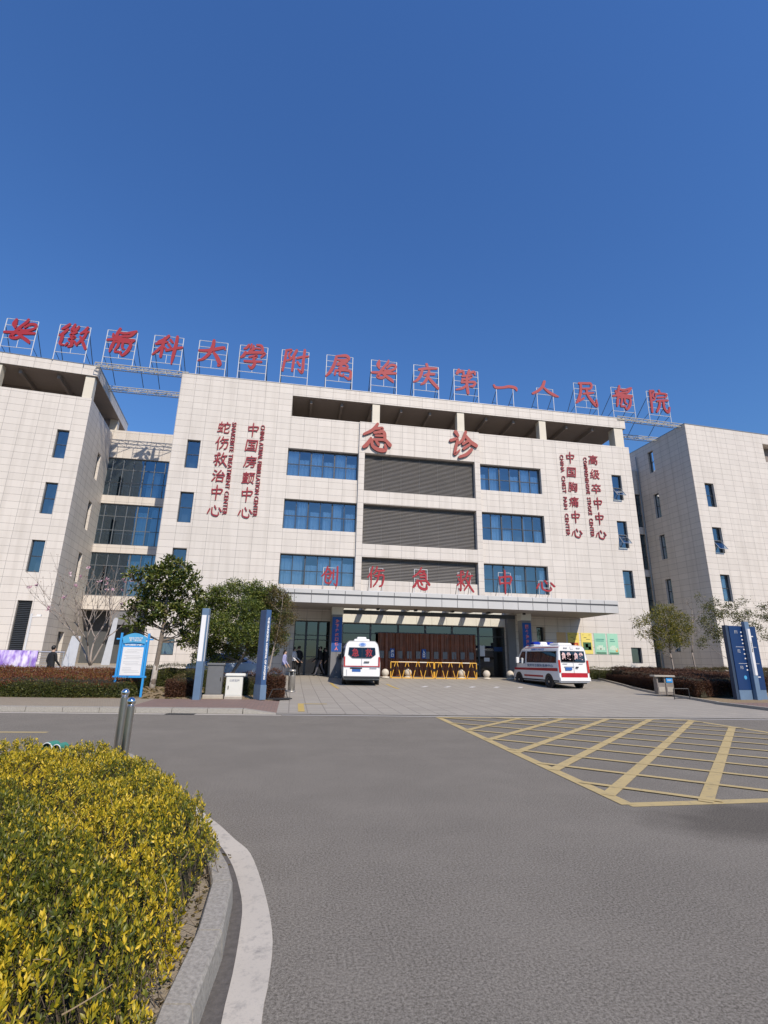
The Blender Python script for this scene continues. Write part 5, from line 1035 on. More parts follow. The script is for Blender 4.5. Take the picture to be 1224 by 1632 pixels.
        b = MB(); b.bevbox(4.35, 4.5, min(s*1.02, s*1.22), max(s*1.02, s*1.22), 1.32, 1.66, .03); b.tube([(4.42, s*.95, 1.4), (4.42, s*1.05, 1.42)], .03, 6); b.build('wing_mirror', 'black' if kind == 1 else 'van_white', t)
        for x in (1.08, 4.55):
            q = MB(); q.prism([(x+.43*math.cos(k*.2094), .36+.43*math.sin(k*.2094)) for k in range(30)], Pl((0, s*.93, 0), (1, 0, 0), (0, s, 0)), 0, .078); q.build('wheel_arch', 'black', t); wheel(t, x, s*.905)
    b = MB(); b.add([(3.98, -.80, 2.27), (3.98, .80, 2.27), (4.76, .90, 1.50), (4.76, -.90, 1.50)], [(0, 1, 2, 3)]); o = b.build('windscreen', 'van_glass', t); o.location = (.03, 0, .03)
    b = MB(); b.box(.15, 5.2, -.85, .85, .26, .36); b.build('underbody', 'black', t)
    return t
ambulance('white ambulance seen from the rear with red characters on its dark back windows', (3.70, 28.0, pz(0, 28)), R_(86), 1)
ambulance('white ambulance with red side stripes and blue roof beacon parked at an angle', (15.52, 27.15, pz(0, 27.7)), R_(96.5), 2).scale = (.92, 1, 1)
# pale car behind the trees
t = thing('parked_car', 'pale blue car parked behind the bushy tree left of the entrance', 'car', (-3.4, 30.6, pz(0, 30.6)), 0); rings = []
for x, zt, zr, wk in ((0, .62, .62, .80), (.08, .85, .85, .86), (.7, .92, .93, .88), (1.35, .95, 1.38, .88), (2.0, .95, 1.46, .88), (2.7, .95, 1.40, .88), (3.4, .93, .96, .88), (4.2, .80, .82, .86), (4.36, .55, .55, .78)):
    pr = [(wk*.92, .22), (wk, .4), (wk, .7), (wk*.97, zt), (wk*.74, zr-.05), (wk*.6, zr), (.001, zr+.012)]; rings.append([(x-2.2, -h, z) for h, z in pr]+[(x-2.2, h, z) for h, z in pr[::-1][1:]])
b = MB(); b.loft(rings, True, True); weld(b.build('body', 'car_blue', t), 30)
for s in (-1, 1):
    b = MB(); b.add([(-1.0, s*.875, .97), (1.05, s*.875, .97), (.42, s*.675, 1.38), (-.72, s*.675, 1.36)], [(0, 1, 2, 3)]); b.build('side_window', 'van_glass', t)
    for x in (-1.35, 1.35): wheel(t, x, s*.76, .31, .2)
    b = MB(); b.bevbox(2.0, 2.12, s*.6-.14, s*.6+.14, .58, .72, .02); b.build('headlight', 'white', t)

# ================================================================== PLANTS
M['leaf_magnolia'] = leaf_mat('magnolia_leaf', [(0, (.018, .032, .007)), (.35, (.042, .064, .011)), (.7, (.095, .115, .018)), (1, (.20, .20, .055))], .25, .16)
M['leaf_bush'] = leaf_mat('bush_leaf', [(0, (.024, .044, .010)), (.4, (.070, .108, .019)), (.75, (.145, .178, .030)), (1, (.27, .275, .06))], .4, .22)
M['leaf_olive'] = leaf_mat('olive_leaf', [(0, (.05, .06, .014)), (.4, (.12, .125, .022)), (.75, (.22, .195, .028)), (1, (.34, .26, .04))], .45, .25)
M['leaf_brown'] = leaf_mat('olive_brown_leaf', [(0, (.04, .035, .014)), (.5, (.11, .085, .03)), (1, (.20, .15, .05))], .55, .2, (.2, .12, .03))
M['leaf_grey'] = leaf_mat('greyish_leaf', [(0, (.04, .048, .016)), (.5, (.10, .108, .032)), (1, (.20, .19, .07))], .5, .2)
M['leaf_red'] = leaf_mat('red_new_leaf', [(0, (.075, .016, .010)), (.4, (.15, .035, .016)), (.7, (.20, .085, .022)), (1, (.19, .13, .03))], .4, .2, (.3, .06, .02))
M['leaf_hedge'] = leaf_mat('hedge_leaf', [(0, (.022, .034, .009)), (.5, (.06, .076, .016)), (1, (.15, .145, .034))], .4, .15)
M['leaf_rust'] = leaf_mat('rusty_leaf', [(0, (.035, .016, .010)), (.5, (.085, .036, .020)), (1, (.16, .075, .035))], .5, .15, (.2, .06, .03))
M['leaf_gold'] = leaf_mat('golden_leaf', [(0, (.25, .23, .018)), (.3, (.41, .335, .02)), (.65, (.61, .455, .028)), (1, (.82, .59, .06))], .42, .30, (.5, .38, .02))
M['leaf_green'] = leaf_mat('green_shrub_leaf', [(0, (.04, .055, .012)), (.4, (.095, .115, .016)), (.75, (.18, .185, .022)), (1, (.30, .26, .028))], .42, .25)
M['petal'] = leaf_mat('pink_petal', [(0, (.50, .26, .36)), (.5, (.62, .42, .48)), (1, (.75, .62, .64))], .6, .3, (.6, .35, .45))
M['bud'] = leaf_mat('brown_bud', [(0, (.10, .07, .05)), (.6, (.26, .18, .13)), (1, (.42, .30, .25))], .7, .2, (.3, .2, .15))

def bez(p, q, sag, n=6):
    p, q = Vector(p), Vector(q); m_ = (p+q)/2+Vector(sag); return [(1-t)**2*p+2*t*(1-t)*m_+t*t*q for t in [i/n for i in range(n+1)]]
def tree(name, label, base, fork, clumps, leafL, leafW, dens, lm, bark, r0=.12, whorl=7, spread=.10, group=None, low=None, sub=7, lm2=None, fill=.5):
    base = Vector(base); t = thing(name, label, 'tree', base, 0, group); fork = Vector(fork)
    b = MB(); pts = bez((0, 0, -.05), fork, (rng.normal()*.05, rng.normal()*.05, 0), 6); b.mi = 0; b.tube(pts, [r0*(1.25 if i == 0 else 1-.045*i) for i in range(7)], 10)
    if low: b.mi = 1; b.tube([p for p in bez((0, 0, -.04), fork*low, (0, 0, 0), 3)], [r0*1.31, r0*1.05, r0*1.03, r0*1.0], 10); b.mi = 0
    tw = []; cc0 = sum((Vector(c)*r for c, r in clumps), Vector())/sum(r for _, r in clumps); topz = max(c[2] for c, _ in clumps)
    ax = bez(pts[-1], Vector((cc0.x, cc0.y, fork.z+(topz-fork.z)*.85)), (rng.normal()*.12, rng.normal()*.12, 0), 7); b.tube(ax, [r0*(.78-.085*i) for i in range(8)], 8); lead = pts[4:]+ax[1:]
    for c, r in clumps:
        c = Vector(c); s = min(lead, key=lambda q: abs((c.z-q.z)-.55*math.hypot(c.x-q.x, c.y-q.y)-.1)); L = bez(s+Vector(rng.normal(size=3))*.02, c, (0, 0, -.12*(c-s).length+.05), 5)
        R0 = r0*.36*min(1, .5+r); b.tube(L, [R0*(1-i*.14) for i in range(6)], 7)
        for k in range(sub): 
            d = Vector(rng.normal(size=3)); d.z = abs(d.z)*.8-.15; d.normalize(); e = c+d*r*.85; b.tube(bez(L[3+k % 3], e, (0, 0, .05), 3), [R0*.3, R0*.22, R0*.14, R0*.08], 5); tw.append((e, r))
    b.build('trunk', [bark, 'whitewash'], t, True)
    P, D, mi = [], [], []
    for c, r in clumps:
        n = max(4, int(dens*r*r)); dirs = unit(rng.normal(size=(n, 3))); dirs[:, 2] = dirs[:, 2]*.85; rad = r*(fill+(1-fill)*rng.random(n)**.6)*(1+.22*np.sin(dirs[:, 0]*5+c[0]*3)*np.cos(dirs[:, 1]*4+dirs[:, 2]*5))
        cc = np.array(c)+dirs*rad[:, None]
        for k in range(whorl): P.append(cc+rng.normal(size=(n, 3))*spread); D.append(unit(dirs*.55+rng.normal(size=(n, 3))*.75+np.array([0, 0, .25])))
    P = np.concatenate(P); D = np.concatenate(D); n = len(P)
    leaf_mesh('crown', P, D, leafL*(.7+.6*rng.random(n)), leafW*(.75+.5*rng.random(n)), [lm]+([lm2] if lm2 else []), t, (rng.random(n) < .3).astype(int) if lm2 else None)
    return t
def px_clumps(lst, base, Y, k=1.0):
    o = []
    for q in lst:
        u, v, r = q[:3]; dy = q[3] if len(q) > 3 else rng.normal()*r*.012; p = at(u, v, Y+dy)-Vector(base); o.append((tuple(p), r*k*Y/823))
    return o
B = (-6.02, 25, .17)
tree('broadleaf_tree', 'dark evergreen tree with big glossy leaves in layers behind the blue notice board', B, at(263, 985, 25)-Vector(B), px_clumps([(268, 902, 20), (290, 905, 16), (248, 915, 18), (262, 928, 30, -.4), (300, 925, 22), (228, 935, 16), (218, 912, 10), (205, 917, 6), (235, 955, 22), (275, 952, 28, .5), (315, 948, 16), (250, 975, 22, -.6), (222, 972, 16), (208, 965, 9), (290, 975, 24), (318, 975, 16), (205, 985, 9), (232, 992, 15), (298, 1005, 15), (320, 1000, 12), (275, 1000, 14, .6), (292, 1022, 9), (305, 1020, 8), (212, 1000, 9)], B, 25, .84), .225, .092, 112, 'leaf_magnolia', 'bark', .115, 9, .06, low=.33, fill=.3)
B = (-3.2, 27, .22)
tree('bushy_tree', 'bushy green tree reaching low behind the electrical cabinets', B, at(395, 1035, 27)-Vector(B), px_clumps([(345, 948, 20), (375, 938, 18), (405, 942, 20), (432, 945, 18), (452, 958, 14), (325, 968, 20), (358, 968, 26), (392, 972, 28, -.8), (425, 975, 26), (452, 985, 16), (318, 995, 20), (350, 1000, 28, -.9), (388, 1008, 28, -1), (420, 1010, 24, -.5), (445, 1012, 16), (312, 1022, 16), (340, 1030, 20), (372, 1035, 18), (405, 1035, 16), (432, 1035, 12), (318, 1048, 12), (345, 1055, 12), (330, 1040, 14, .6), (415, 955, 16, .8)], B, 27, .86), .115, .048, 480, 'leaf_bush', 'bark', .09, 10, .085, fill=.3, sub=5)
B = (-1.15, 26.2, .2)
tree('thin_tree', 'sparse olive brown tree at the right of the bushy tree beside the canopy', B, at(437, 1030, 26.2)-Vector(B), px_clumps([(438, 942, 10), (452, 950, 12), (462, 965, 10), (455, 985, 13), (445, 1005, 13), (468, 985, 7), (450, 1025, 9), (432, 960, 10), (440, 1018, 9)], B, 26.2), .085, .034, 420, 'leaf_brown', 'bark_pale', .05, 7, .09, fill=.2, sub=6)
B = tuple(at(1076, 1080, 29)); B = (B[0], 29, .3)
tree('yellow_green_tree', 'small yellow green tree behind the stone litter bin with one long limb to the left', B, at(1068, 1040, 29)-Vector(B), px_clumps([(1050, 972, 12), (1068, 975, 13), (1085, 985, 13), (1040, 985, 14), (1060, 995, 20), (1082, 1003, 18), (1098, 1000, 11), (1045, 1010, 16), (1070, 1018, 18), (1090, 1022, 12), (1015, 997, 7), (1026, 990, 8), (1022, 1012, 6), (1050, 1030, 10), (1012, 985, 4)], B, 29), .11, .046, 250, 'leaf_olive', 'bark_pale', .06, 9, .10, fill=.15, sub=8)
B = tuple(at(1112, 1072, 31)); B = (B[0], 31, .35)
tree('bare_tree', 'thin nearly bare tree between the yellow green tree and the directory sign', B, at(1103, 1040, 31)-Vector(B), px_clumps([(1095, 960, 10), (1105, 985, 12), (1115, 1005, 10), (1088, 1000, 8), (1120, 975, 8)], B, 31), .07, .03, 26, 'leaf_brown', 'bark_pale', .06, 5, .10, fill=.1, sub=14)
B = tuple(at(1168, 1085, 24.5)); B = (B[0], 24.5, .25)
tree('dark_green_tree', 'open dark green tree rising behind the blue directory sign', B, at(1160, 1040, 24.5)-Vector(B), px_clumps([(1128, 968, 11), (1142, 980, 13), (1122, 990, 12), (1135, 1005, 14), (1160, 975, 12), (1178, 985, 12), (1192, 978, 9), (1150, 1015, 12), (1120, 1022, 10), (1168, 965, 8), (1185, 960, 6), (1115, 950, 5), (1140, 960, 7), (1198, 995, 8)], B, 24.5, 1.05), .11, .045, 240, 'leaf_grey', 'bark_pale', .055, 8, .10, fill=.15, sub=8)
B = tuple(at(1243, 1085, 25.5)); B = (B[0], 25.5, .25)
tree('edge_tree', 'sparse green tree cut off by the right edge of the picture', B, at(1238, 1040, 25.5)-Vector(B), px_clumps([(1215, 968, 9), (1225, 985, 12), (1212, 1000, 8), (1220, 1015, 8), (1240, 980, 14), (1250, 1005, 14), (1208, 982, 6)], B, 25.5), .11, .045, 240, 'leaf_grey', 'bark_pale', .055, 8, .10, fill=.15, sub=8)
# bare magnolia with pink blossom
B = (at(147, 1078, 26).x, 26.0-.3, .15); t = thing('magnolia_tree', 'bare magnolia tree with a few pink blossoms standing in the red hedge', 'tree', B); b = MB(); tips = []
def grow(p, d, L, r, lev):
    p = Vector(p); d = Vector(d).normalized(); pts = [p]; n = 4
    for i in range(n): d = (d+Vector(rng.normal(size=3))*.07+Vector((0, 0, .04))).normalized(); pts.append(pts[-1]+d*L/n)
    b.tube(pts, [r*(1-.11*i) for i in range(n+1)], 7 if lev < 2 else 5)
    if lev >= 5: tips.append((pts[-1], d)); return
    if lev >= 3: tips.append((pts[-1], d))
    k = 3 if lev in (1, 2) else (4 if lev == 0 else 2)
    for i in range(k):
        a = 2*math.pi*(i+rng.random()*.6)/k; side = Vector((math.cos(a), math.sin(a), .1)); nd_ = (d*.80+side*(.50 if lev == 0 else .40)).normalized()
        grow(pts[-1] if i < 2 or lev == 0 else pts[3], nd_, L*(.82 if lev else 1.45)*(.8+.35*rng.random()), r*.60, lev+1)
grow((0, 0, -.05), (.02, 0, 1), 1.0, .085, 0); b.build('trunk', 'bark_pale', t, True)
P, D, mi, Ls = [], [], [], []
for p, d in tips:
    bl = rng.random() < .11
    for k in range(7 if bl else 2): P.append(np.array(p)+rng.normal(size=3)*.012); D.append(np.array(d)+rng.normal(size=3)*(.6 if bl else .3)); mi.append(0 if bl else 1); Ls.append(.15 if bl else .06)
leaf_mesh('blossom', np.array(P), np.array(D), np.array(Ls), np.array(Ls)*.5, ['petal', 'bud'], t, np.array(mi))

def in_poly(P, X, Y):
    c = np.zeros(len(X), bool); n = len(P)
    for i in range(n):
        x1, y1 = P[i]; x2, y2 = P[(i+1) % n]
        if y1 == y2: continue
        c ^= ((y1 > Y) != (y2 > Y)) & (X < (x2-x1)*(Y-y1)/(y2-y1)+x1)
    return c
def edge_dist(P, X, Y):
    d = np.full(len(X), 1e9); n = len(P)
    for i in range(n):
        a, c = np.array(P[i]), np.array(P[(i+1) % n]); e = c-a; t_ = np.clip(((X-a[0])*e[0]+(Y-a[1])*e[1])/(e@e), 0, 1); d = np.minimum(d, np.hypot(X-a[0]-t_*e[0], Y-a[1]-t_*e[1]))
    return d
def lump(x, y, s=1.0): return np.sin(x*2.3*s+1)*np.cos(y*1.9*s)+.6*np.sin(x*5.1*s+y*3.3*s)+.4*np.cos(x*9.0*s-y*8.1*s)
def hedge(name, label, poly, z0, h, dens, L, W, mats, top=None, rnd=.25, cat='hedge', group=None, amp=.05, slope=0.0):
    poly = [tuple(p) for p in poly]; A = np.array(poly); c0 = A.mean(0); base = (c0[0], c0[1], z0); t = thing(name, label, cat, base, 0, group)
    lo, hi = A.min(0), A.max(0); area = (hi-lo).prod()
    def hh(x, y): d = edge_dist(poly, x, y); return (h+slope*(y-lo[1]))*np.sqrt(np.clip(1-(1-np.clip(d/rnd, 0, 1))**2, .0, 1))*(1+amp*lump(x, y))
    n = int(area*dens); x, y = lo[0]+rng.random(n)*(hi[0]-lo[0]), lo[1]+rng.random(n)*(hi[1]-lo[1]); k = in_poly(poly, x, y); x, y = x[k], y[k]; z = hh(x, y)*(.93+.10*rng.random(len(x)))
    per = []                                             # sides
    for i in range(len(poly)):
        a, c = np.array(poly[i]), np.array(poly[(i+1) % len(poly)]); m_ = int(np.linalg.norm(c-a)*h*dens*4.0); u = rng.random(m_)[:, None]; q = a+(c-a)*u; inn = unit((c0-q))*(rng.random(m_)[:, None]*.16+.02)
        q = q+inn*.8; zz = rng.random(m_)*np.maximum(hh(q[:, 0], q[:, 1]), h*.75); per.append(np.column_stack([q, zz]))
    S3 = np.concatenate(per); P = np.concatenate([np.column_stack([x, y, z]), S3]); n = len(P)
    out = np.concatenate([np.tile([0, 0, 1.0], (len(x), 1)), np.column_stack([unit(S3[:, :2]-c0), np.full(len(S3), .3)])]); D = unit(out*.7+rng.normal(size=(n, 3))*.6)
    P = P+rng.normal(size=(n, 3))*.025; hmax = h+slope*(P[:, 1]-lo[1]); fr = P[:, 2]/hmax
    mi = ((fr+rng.normal(size=n)*.10+.10*lump(P[:, 0], P[:, 1], .8)) > .80).astype(int) if top else None
    P[:, :2] -= c0; leaf_mesh('foliage', P, D, L*(.7+.6*rng.random(n)), W*(.7+.6*rng.random(n)), mats+([top] if top else []), t, mi)
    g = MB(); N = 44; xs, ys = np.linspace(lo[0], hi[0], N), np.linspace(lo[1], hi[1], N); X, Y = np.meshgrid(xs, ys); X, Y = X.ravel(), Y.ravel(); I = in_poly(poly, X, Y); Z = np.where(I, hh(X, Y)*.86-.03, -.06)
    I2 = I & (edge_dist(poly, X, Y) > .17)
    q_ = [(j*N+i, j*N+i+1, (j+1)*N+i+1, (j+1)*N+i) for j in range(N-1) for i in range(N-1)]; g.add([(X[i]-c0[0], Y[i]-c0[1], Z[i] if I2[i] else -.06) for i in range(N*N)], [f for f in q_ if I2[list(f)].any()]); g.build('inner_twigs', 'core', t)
    return t
hedge('clipped_hedge', 'clipped hedge with red new leaves on top and dark green front along the left pavement', [(-14.5, 20.7), (-10, 20.3), (-6.4, 20.05), (-5.85, 20.05), (-5.62, 20.4), (-5.5, 21.4), (-6.6, 24.0), (-10, 24.6), (-14.5, 24.8)], .1, .66, 560, .060, .026, ['leaf_hedge'], 'leaf_red', .22, slope=.055)
hedge('clipped_hedge', 'green topped hedge behind the dark evergreen tree', [(-7.9, 26.2), (-3.9, 26.0), (-3.7, 26.9), (-7.8, 27.2)], .18, .95, 420, .06, .026, ['leaf_hedge'], 'leaf_olive', .2)
hedge('round_bush', 'round brown bush left of the slim grey and white pylon', [(-4.0+.62*math.cos(k*.4488), 21.2+.55*math.sin(k*.4488)) for k in range(14)], .12, .78, 900, .05, .022, ['leaf_rust'], 'leaf_brown', .5, 'bush', slope=0)
hedge('clipped_hedge', 'dark hedge behind the two electrical cabinets', [(-3.3, 21.6), (-1.2, 21.6), (-1.2, 22.6), (-3.3, 22.6)], .13, .80, 420, .055, .024, ['leaf_hedge'], 'leaf_rust', .25)
hedge('round_bush', 'reddish brown clipped bush right of the blue lettered pylon', [(-.62+.42*math.cos(k*.4488), 21.25+.62*math.sin(k*.4488)) for k in range(14)], .1, 1.02, 900, .05, .022, ['leaf_rust'], 'leaf_rust', .3, 'bush')
hedge('clipped_hedge', 'long brown hedge curving along the right edge of the forecourt', [(18.25, 21.5), (18.8, 24.4), (20.3, 29.0), (21.3, 33.2), (24.5, 33.2), (25.4, 30), (24.4, 26.4), (22.6, 22.9), (20.4, 21.9)], .22, .84, 640, .06, .024, ['leaf_rust'], 'leaf_rust', .3, amp=.06, slope=.02)
hedge('clipped_hedge', 'second brown hedge with an orange tinged top below the shaded side wall', [(25.2, 28.6), (26.0, 32.0), (33, 32.0), (32.5, 27.5), (27, 24.8), (24.0, 25.0)], .25, 1.10, 300, .06, .024, ['leaf_rust'], 'leaf_brown', .3)
hedge('clipped_hedge', 'low green hedge at the foot of the right wall behind the striped ambulance', [(20.0, 34.0), (27, 34.0), (27, 34.8), (20.0, 34.8)], .5, .75, 420, .06, .026, ['leaf_hedge'], 'leaf_hedge', .2)

# ---- golden shrubs in the foreground island
POLY = [(-13, 8.3), (-6, 8.2), (-3.6, 8.1), (-2.9, 7.95), (-2.1, 7.6), (-1.40, 6.75), (-.92, 5.75), (-.58, 5.0), (-.45, 4.62), (-.45, 4.3), (-.50, 3.95), (-.555, 3.6), (-.50, 3.3), (-.525, 2.95), (-.49, 2.7), (-.50, 1.9), (-.75, 1.2), (-13, 1.2)]
t = thing('golden_shrubs', 'wide low bed of golden yellow and green leaved shrubs in the foreground', 'shrubs', (-3, 5, .085)); c0 = np.array([-3.0, 5.0])
def gh(x, y):
    d = edge_dist(POLY, x, y)+.05*lump(x, y, 1.3); return (.42+.045*lump(x, y, .55)+.035*lump(x+3, y, 1.9))*np.sqrt(np.clip(1-(1-np.clip(d/.34, 0.02, 1))**2, .02, 1))
def scatter(n, x0, x1, y0, y1):
    x, y = x0+rng.random(n)*(x1-x0), y0+rng.random(n)*(y1-y0); k = in_poly(POLY, x, y) & (x > -1.2-.75*y) ; return x[k], y[k]
GREEN.location.z = float(gh(np.array([GREEN.location.x]), np.array([GREEN.location.y]))[0])+.085-.03
PP, DD, LL, WW, MM, ST = [], [], [], [], [], []
for (y0, y1, dn, nl, L0) in ((1.2, 3.6, 1150, 14, .0262), (3.6, 5.5, 950, 12, .0265), (5.5, 10, 720, 10, .030)):
    x, y = scatter(int(dn*9*(y1-y0)), -9, 0, y0, y1); z = gh(x, y); n = len(x); patch = lump(x*1.1, y*1.1, .9)+.5*lump(x, y, 2.6); gap = lump(x+7, y+2, 1.6)
    keep = rng.random(n) < np.where(gap < -1.0, .22, .97); x, y, z, patch = x[keep], y[keep], z[keep], patch[keep]; n = len(x)
    up = unit(np.column_stack([rng.normal(size=n)*.38, rng.normal(size=n)*.38, np.ones(n)])); e = edge_dist(POLY, x, y); 
    dep = rng.random(n)**2.2*.16; tip = np.column_stack([x, y, z-dep])+rng.normal(size=(n, 3))*.02
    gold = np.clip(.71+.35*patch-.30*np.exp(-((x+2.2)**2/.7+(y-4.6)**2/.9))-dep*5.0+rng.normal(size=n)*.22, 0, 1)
    for k in range(nl):
        f = k/nl; a = k*2.4+rng.random(n)*.8; s1 = unit(np.cross(up, [1.0, .3, .2])); s2 = np.cross(up, s1); out = s1*np.cos(a)[:, None]+s2*np.sin(a)[:, None]
        PP.append(tip-up*(f*.085)[..., None] if np.ndim(f) else tip-up*(f*.085)); DD.append(unit(out*(.35+.75*f)+up*(1.0-.55*f)+rng.normal(size=(n, 3))*.18)); LL.append(L0*(.70+.55*rng.random(n))*(.75+.45*math.sin(math.pi*min(1, f+.25)))); WW.append(LL[-1]*(.36+.10*rng.random(n)))
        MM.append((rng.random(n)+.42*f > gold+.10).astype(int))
    ST.append((tip, up))
P = np.concatenate(PP); P[:, 0] += 3; P[:, 1] -= 5; P[:, 2] = np.maximum(P[:, 2], .01)
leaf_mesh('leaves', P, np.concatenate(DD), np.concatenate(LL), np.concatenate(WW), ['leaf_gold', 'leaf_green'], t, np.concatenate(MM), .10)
tip, up = np.concatenate([a for a, _ in ST]), np.concatenate([u for _, u in ST]); s = rng.random(len(tip)) < .55; tip, up = tip[s], up[s]; n = len(tip)   # leafy stems, three sided
bot = tip-up*.26; bot[:, 2] = np.maximum(bot[:, 2]*.6, 0); V = []
off = np.array([[1, 0, 0], [-.5, .87, 0], [-.5, -.87, 0]])
V = np.stack([bot+off[k]*.0028 for k in range(3)]+[tip+off[k]*.0014 for k in range(3)], 1).reshape(-1, 3); V[:, 0] += 3; V[:, 1] -= 5
T = np.array([[0, 1, 4], [0, 4, 3], [1, 2, 5], [1, 5, 4], [2, 0, 3], [2, 3, 5]]); tris('stems', V, ((np.arange(n)*6)[:, None, None]+T[None]).reshape(-1, 3), ['twig_dark'], t)
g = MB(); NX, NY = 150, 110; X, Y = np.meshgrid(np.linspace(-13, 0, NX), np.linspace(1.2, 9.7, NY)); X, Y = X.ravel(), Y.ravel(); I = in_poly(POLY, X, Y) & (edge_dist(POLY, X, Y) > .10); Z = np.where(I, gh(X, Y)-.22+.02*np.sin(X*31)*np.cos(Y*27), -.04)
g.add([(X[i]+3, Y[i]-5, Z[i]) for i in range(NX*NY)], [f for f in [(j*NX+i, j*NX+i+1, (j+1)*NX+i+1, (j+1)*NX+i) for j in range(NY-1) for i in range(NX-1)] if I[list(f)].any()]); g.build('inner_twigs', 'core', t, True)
b = MB(); x, y = scatter(520, -4.5, -.5, 1.9, 5.0)                                       # dry grass and dead twigs poking out
for i in range(min(45, len(x))):
    z = float(gh(x[i:i+1], y[i:i+1])[0]); d = Vector((rng.normal()*.7, rng.normal()*.7, .5+rng.random())).normalized(); L = .07+.10*rng.random(); p = Vector((x[i]+3, y[i]-5, z-.06)); b.tube(bez(p, p+d*L, rng.normal(size=3)*.03, 4), [.0030, .0026, .0022, .0018, .001], 5)
x, y = scatter(900, -.95, -.5, 2.3, 4.4)
for i in range(min(60, len(x))):
    d = Vector((rng.normal(), rng.normal(), .25+.3*rng.random())).normalized(); p = Vector((x[i]+3, y[i]-5, .01)); b.tube(bez(p, p+d*(.06+.14*rng.random()), rng.normal(size=3)*.03, 4), [.0028, .0024, .002, .0016, .001], 5)
b.build('dry_twigs', 'twig', t)['kind'] = 'stuff'
# fallen leaves on soil, kerb and road edge
n = 260; x = -.62+.24*rng.random(n); y = 2.2+2.6*rng.random(n); D = rng.normal(size=(n, 3)); D[:, 2] *= .15
o = leaf_mesh('fallen_leaves', np.column_stack([x, y, np.full(n, .095)]), D, .028+.02*rng.random(n), .014, ['leaf_brown']); o['kind'] = 'stuff'
n = 900; x = -8+7.4*rng.random(n); y = 19.9+5.6*rng.random(n); D = rng.normal(size=(n, 3)); D[:, 2] *= .15
o = leaf_mesh('fallen_leaves', np.column_stack([x, y, np.array([lz(a, c) for a, c in zip(x, y)])+.02]), D, .12+.08*rng.random(n), .06, ['leaf_brown']); o['kind'] = 'stuff'

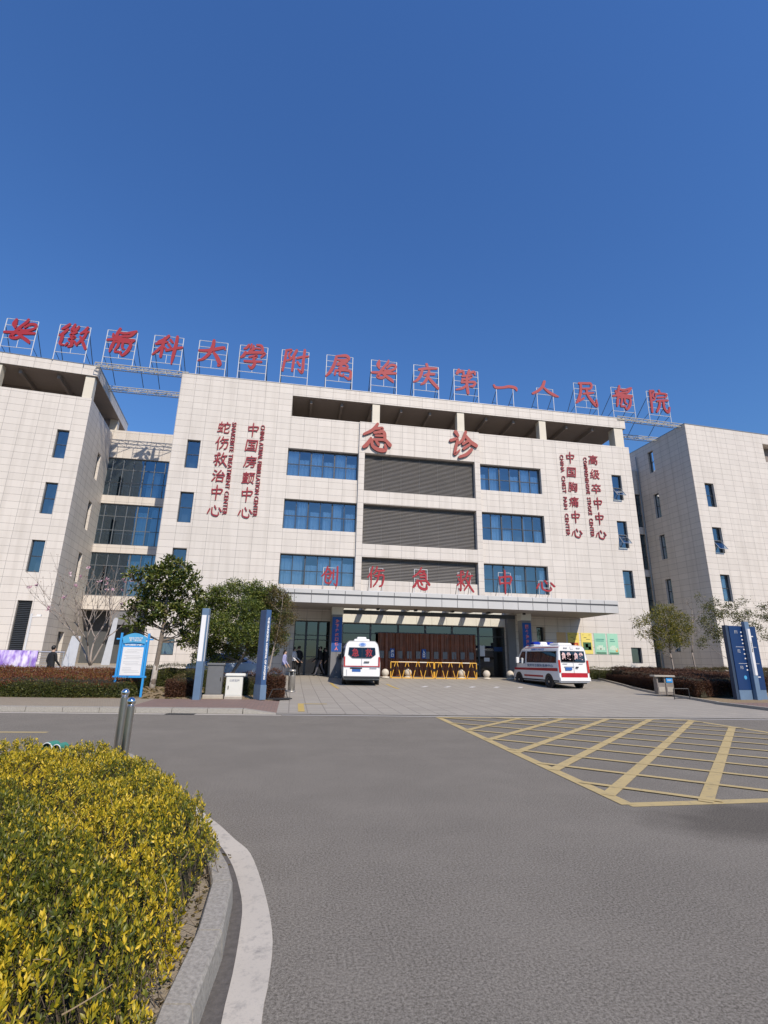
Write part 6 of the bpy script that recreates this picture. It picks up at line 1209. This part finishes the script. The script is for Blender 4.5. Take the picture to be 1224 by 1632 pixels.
# ================================================================== PEOPLE
def person(label, loc, rz, hgt, top, bottom, pose, hairlen=.0, long_coat=False, bag=None):
    t = thing('person', label, 'person', loc, rz); k = hgt/1.72; V, E, Rd = [], [], []
    def v(p, r, par=None):
        V.append(Vector(p)*k); Rd.append(r*k)
        if par is not None: E.append((par, len(V)-1))
        return len(V)-1
    pel = v((0, 0, .94), .135); ab = v((0, .0, 1.10), .125, pel); ch = v((0, pose.get('lean', 0)*.5, 1.30), .145, ab); sh = v((0, pose.get('lean', 0), 1.43), .095, ch); nk = v((0, pose.get('lean', 0)*1.1, 1.51), .052, sh); hd0 = v((0, pose.get('lean', 0)*1.2-.012, 1.58), .078, nk); hd = v((0, pose.get('lean', 0)*1.3-.012, 1.655), .086, hd0)
    v((0, pose.get('lean', 0)*1.2-.105, 1.60), .014, hd0)
    for s, key in ((-1, 'l'), (1, 'r')):
        st = pose.get('step_'+key, 0.0); ar = pose.get('arm_'+key, (.0, .12))
        hip = v((s*.095, 0, .88), .105, pel); kn = v((s*.10, -st*.5-.02, .49), .066, hip); an = v((s*.10, -st+(.05 if st < 0 else 0), .10), .043, kn); v((s*.11, -st-.14, .045), .038, an)
        so_ = v((s*.185, pose.get('lean', 0), 1.40), .062, sh); el = v((s*.235, pose.get('lean', 0)+.03-ar[0]*.5, 1.13), .047, so_); wr = v((s*.235, pose.get('lean', 0)-.04-ar[0]-ar[1], 1.13-.24*math.cos(min(1.4, ar[0]*3))), .032, el)
        d = (V[wr]-V[el])/k; d.normalize(); pm = v(V[wr]/k+d*.06, .032, wr)
        for i, L in enumerate((.065, .075, .07, .055)): v(V[pm]/k+d*(.03+L)+Vector((s*.0, (i-1.5)*.018, -.004*i)), .0085, pm)
        v(V[wr]/k+d*.05+Vector((-s*.03, -.035, 0)), .009, wr)
    me = bpy.data.meshes.new('body'); me.from_pydata([tuple(p) for p in V], E, []); o = bpy.data.objects.new('body_skin', me); COL.objects.link(o); o.modifiers.new('s', 'SKIN'); o.modifiers.new('u', 'SUBSURF').levels = 1
    for i, sv in enumerate(me.skin_vertices[0].data): sv.radius = (Rd[i]*(1.18 if 1 <= i <= 3 else 1), Rd[i]*(.82 if 1 <= i <= 3 else 1)); sv.use_root = (i == 0)
    dg = bpy.context.evaluated_depsgraph_get(); dg.update(); m2 = bpy.data.meshes.new_from_object(o.evaluated_get(dg)); bpy.data.objects.remove(o)
    m2.materials.clear()
    for x in (M[top], M[bottom], M['skin'], M['black']): m2.materials.append(x)
    lim = (.72 if long_coat else .92)*k
    for p in m2.polygons:
        c = p.center; hands = min((c-V[j]).length for j in range(len(V)) if Rd[j] < .034*k) < .055*k and c.z > .6*k
        p.material_index = 2 if c.z > 1.49*k or (hands and abs(c.x) > .17*k) else (3 if c.z < .09*k else (1 if c.z < lim and abs(c.x) < .2*k else 0)); p.use_smooth = True
    link('body', m2, t); b = MB(); hc = V[hd]+Vector((0, .018, .012))*k; b.ball(hc, .102*k, 16, 10, (.9, 1.02, 1.02))
    if hairlen: b.tube([hc+Vector((0, .07, .02))*k, hc+Vector((0, .10, -.10))*k, hc+Vector((0, .08, -.10-hairlen))*k], [.04*k, .045*k, .015*k], 8)
    hr = b.build('hair', 'hair', t, True); 
    for p in hr.data.vertices:                          # hairline: lift the cap off the face
        if p.co.y < hc.y-.035*k and p.co.z < hc.z+.045*k: p.co.y += .09*k
    return t
def feet(px, Y): return at(px, 1080, Y).x
person('guard in black uniform walking past the leaning board behind the left hedge', (feet(77, 25), 25.0, .12), R_(150), 1.76, 'cl_black', 'cl_black', {'step_l': .15, 'step_r': -.15, 'arm_l': (.12, .1), 'arm_r': (.0, .08)})
person('woman with a dark ponytail in a lavender jacket near the litter bin', (feet(451, 30.2), 30.2, pz(0, 30.2)), R_(70), 1.66, 'cl_lav', 'cl_grey', {'lean': -.03}, .22)
person('person in a white top standing before the glazed side doors', (feet(467, 33.9), 33.9, pz(0, 33.9)), R_(60), 1.72, 'cl_white', 'cl_black', {'arm_l': (.1, .2), 'arm_r': (.1, .2)}, .05)
person('person in black standing close behind the one in white', (feet(474, 34.2), 34.2, pz(0, 34.2)), R_(200), 1.80, 'cl_black', 'cl_black', {})
person('person in dark clothes striding left toward the doors in the shade', (feet(509, 34.2), 34.2, pz(0, 34.2)), R_(-80), 1.80, 'cl_black', 'cl_grey', {'step_l': .26, 'step_r': -.26, 'arm_l': (.14, .1), 'arm_r': (-.1, .05)})
person('person in a long black coat beside the left entrance column', (feet(518, 34.3), 34.3, pz(0, 34.3)), R_(-60), 1.75, 'cl_black', 'cl_black', {'step_l': -.12, 'step_r': .12}, .1, True)
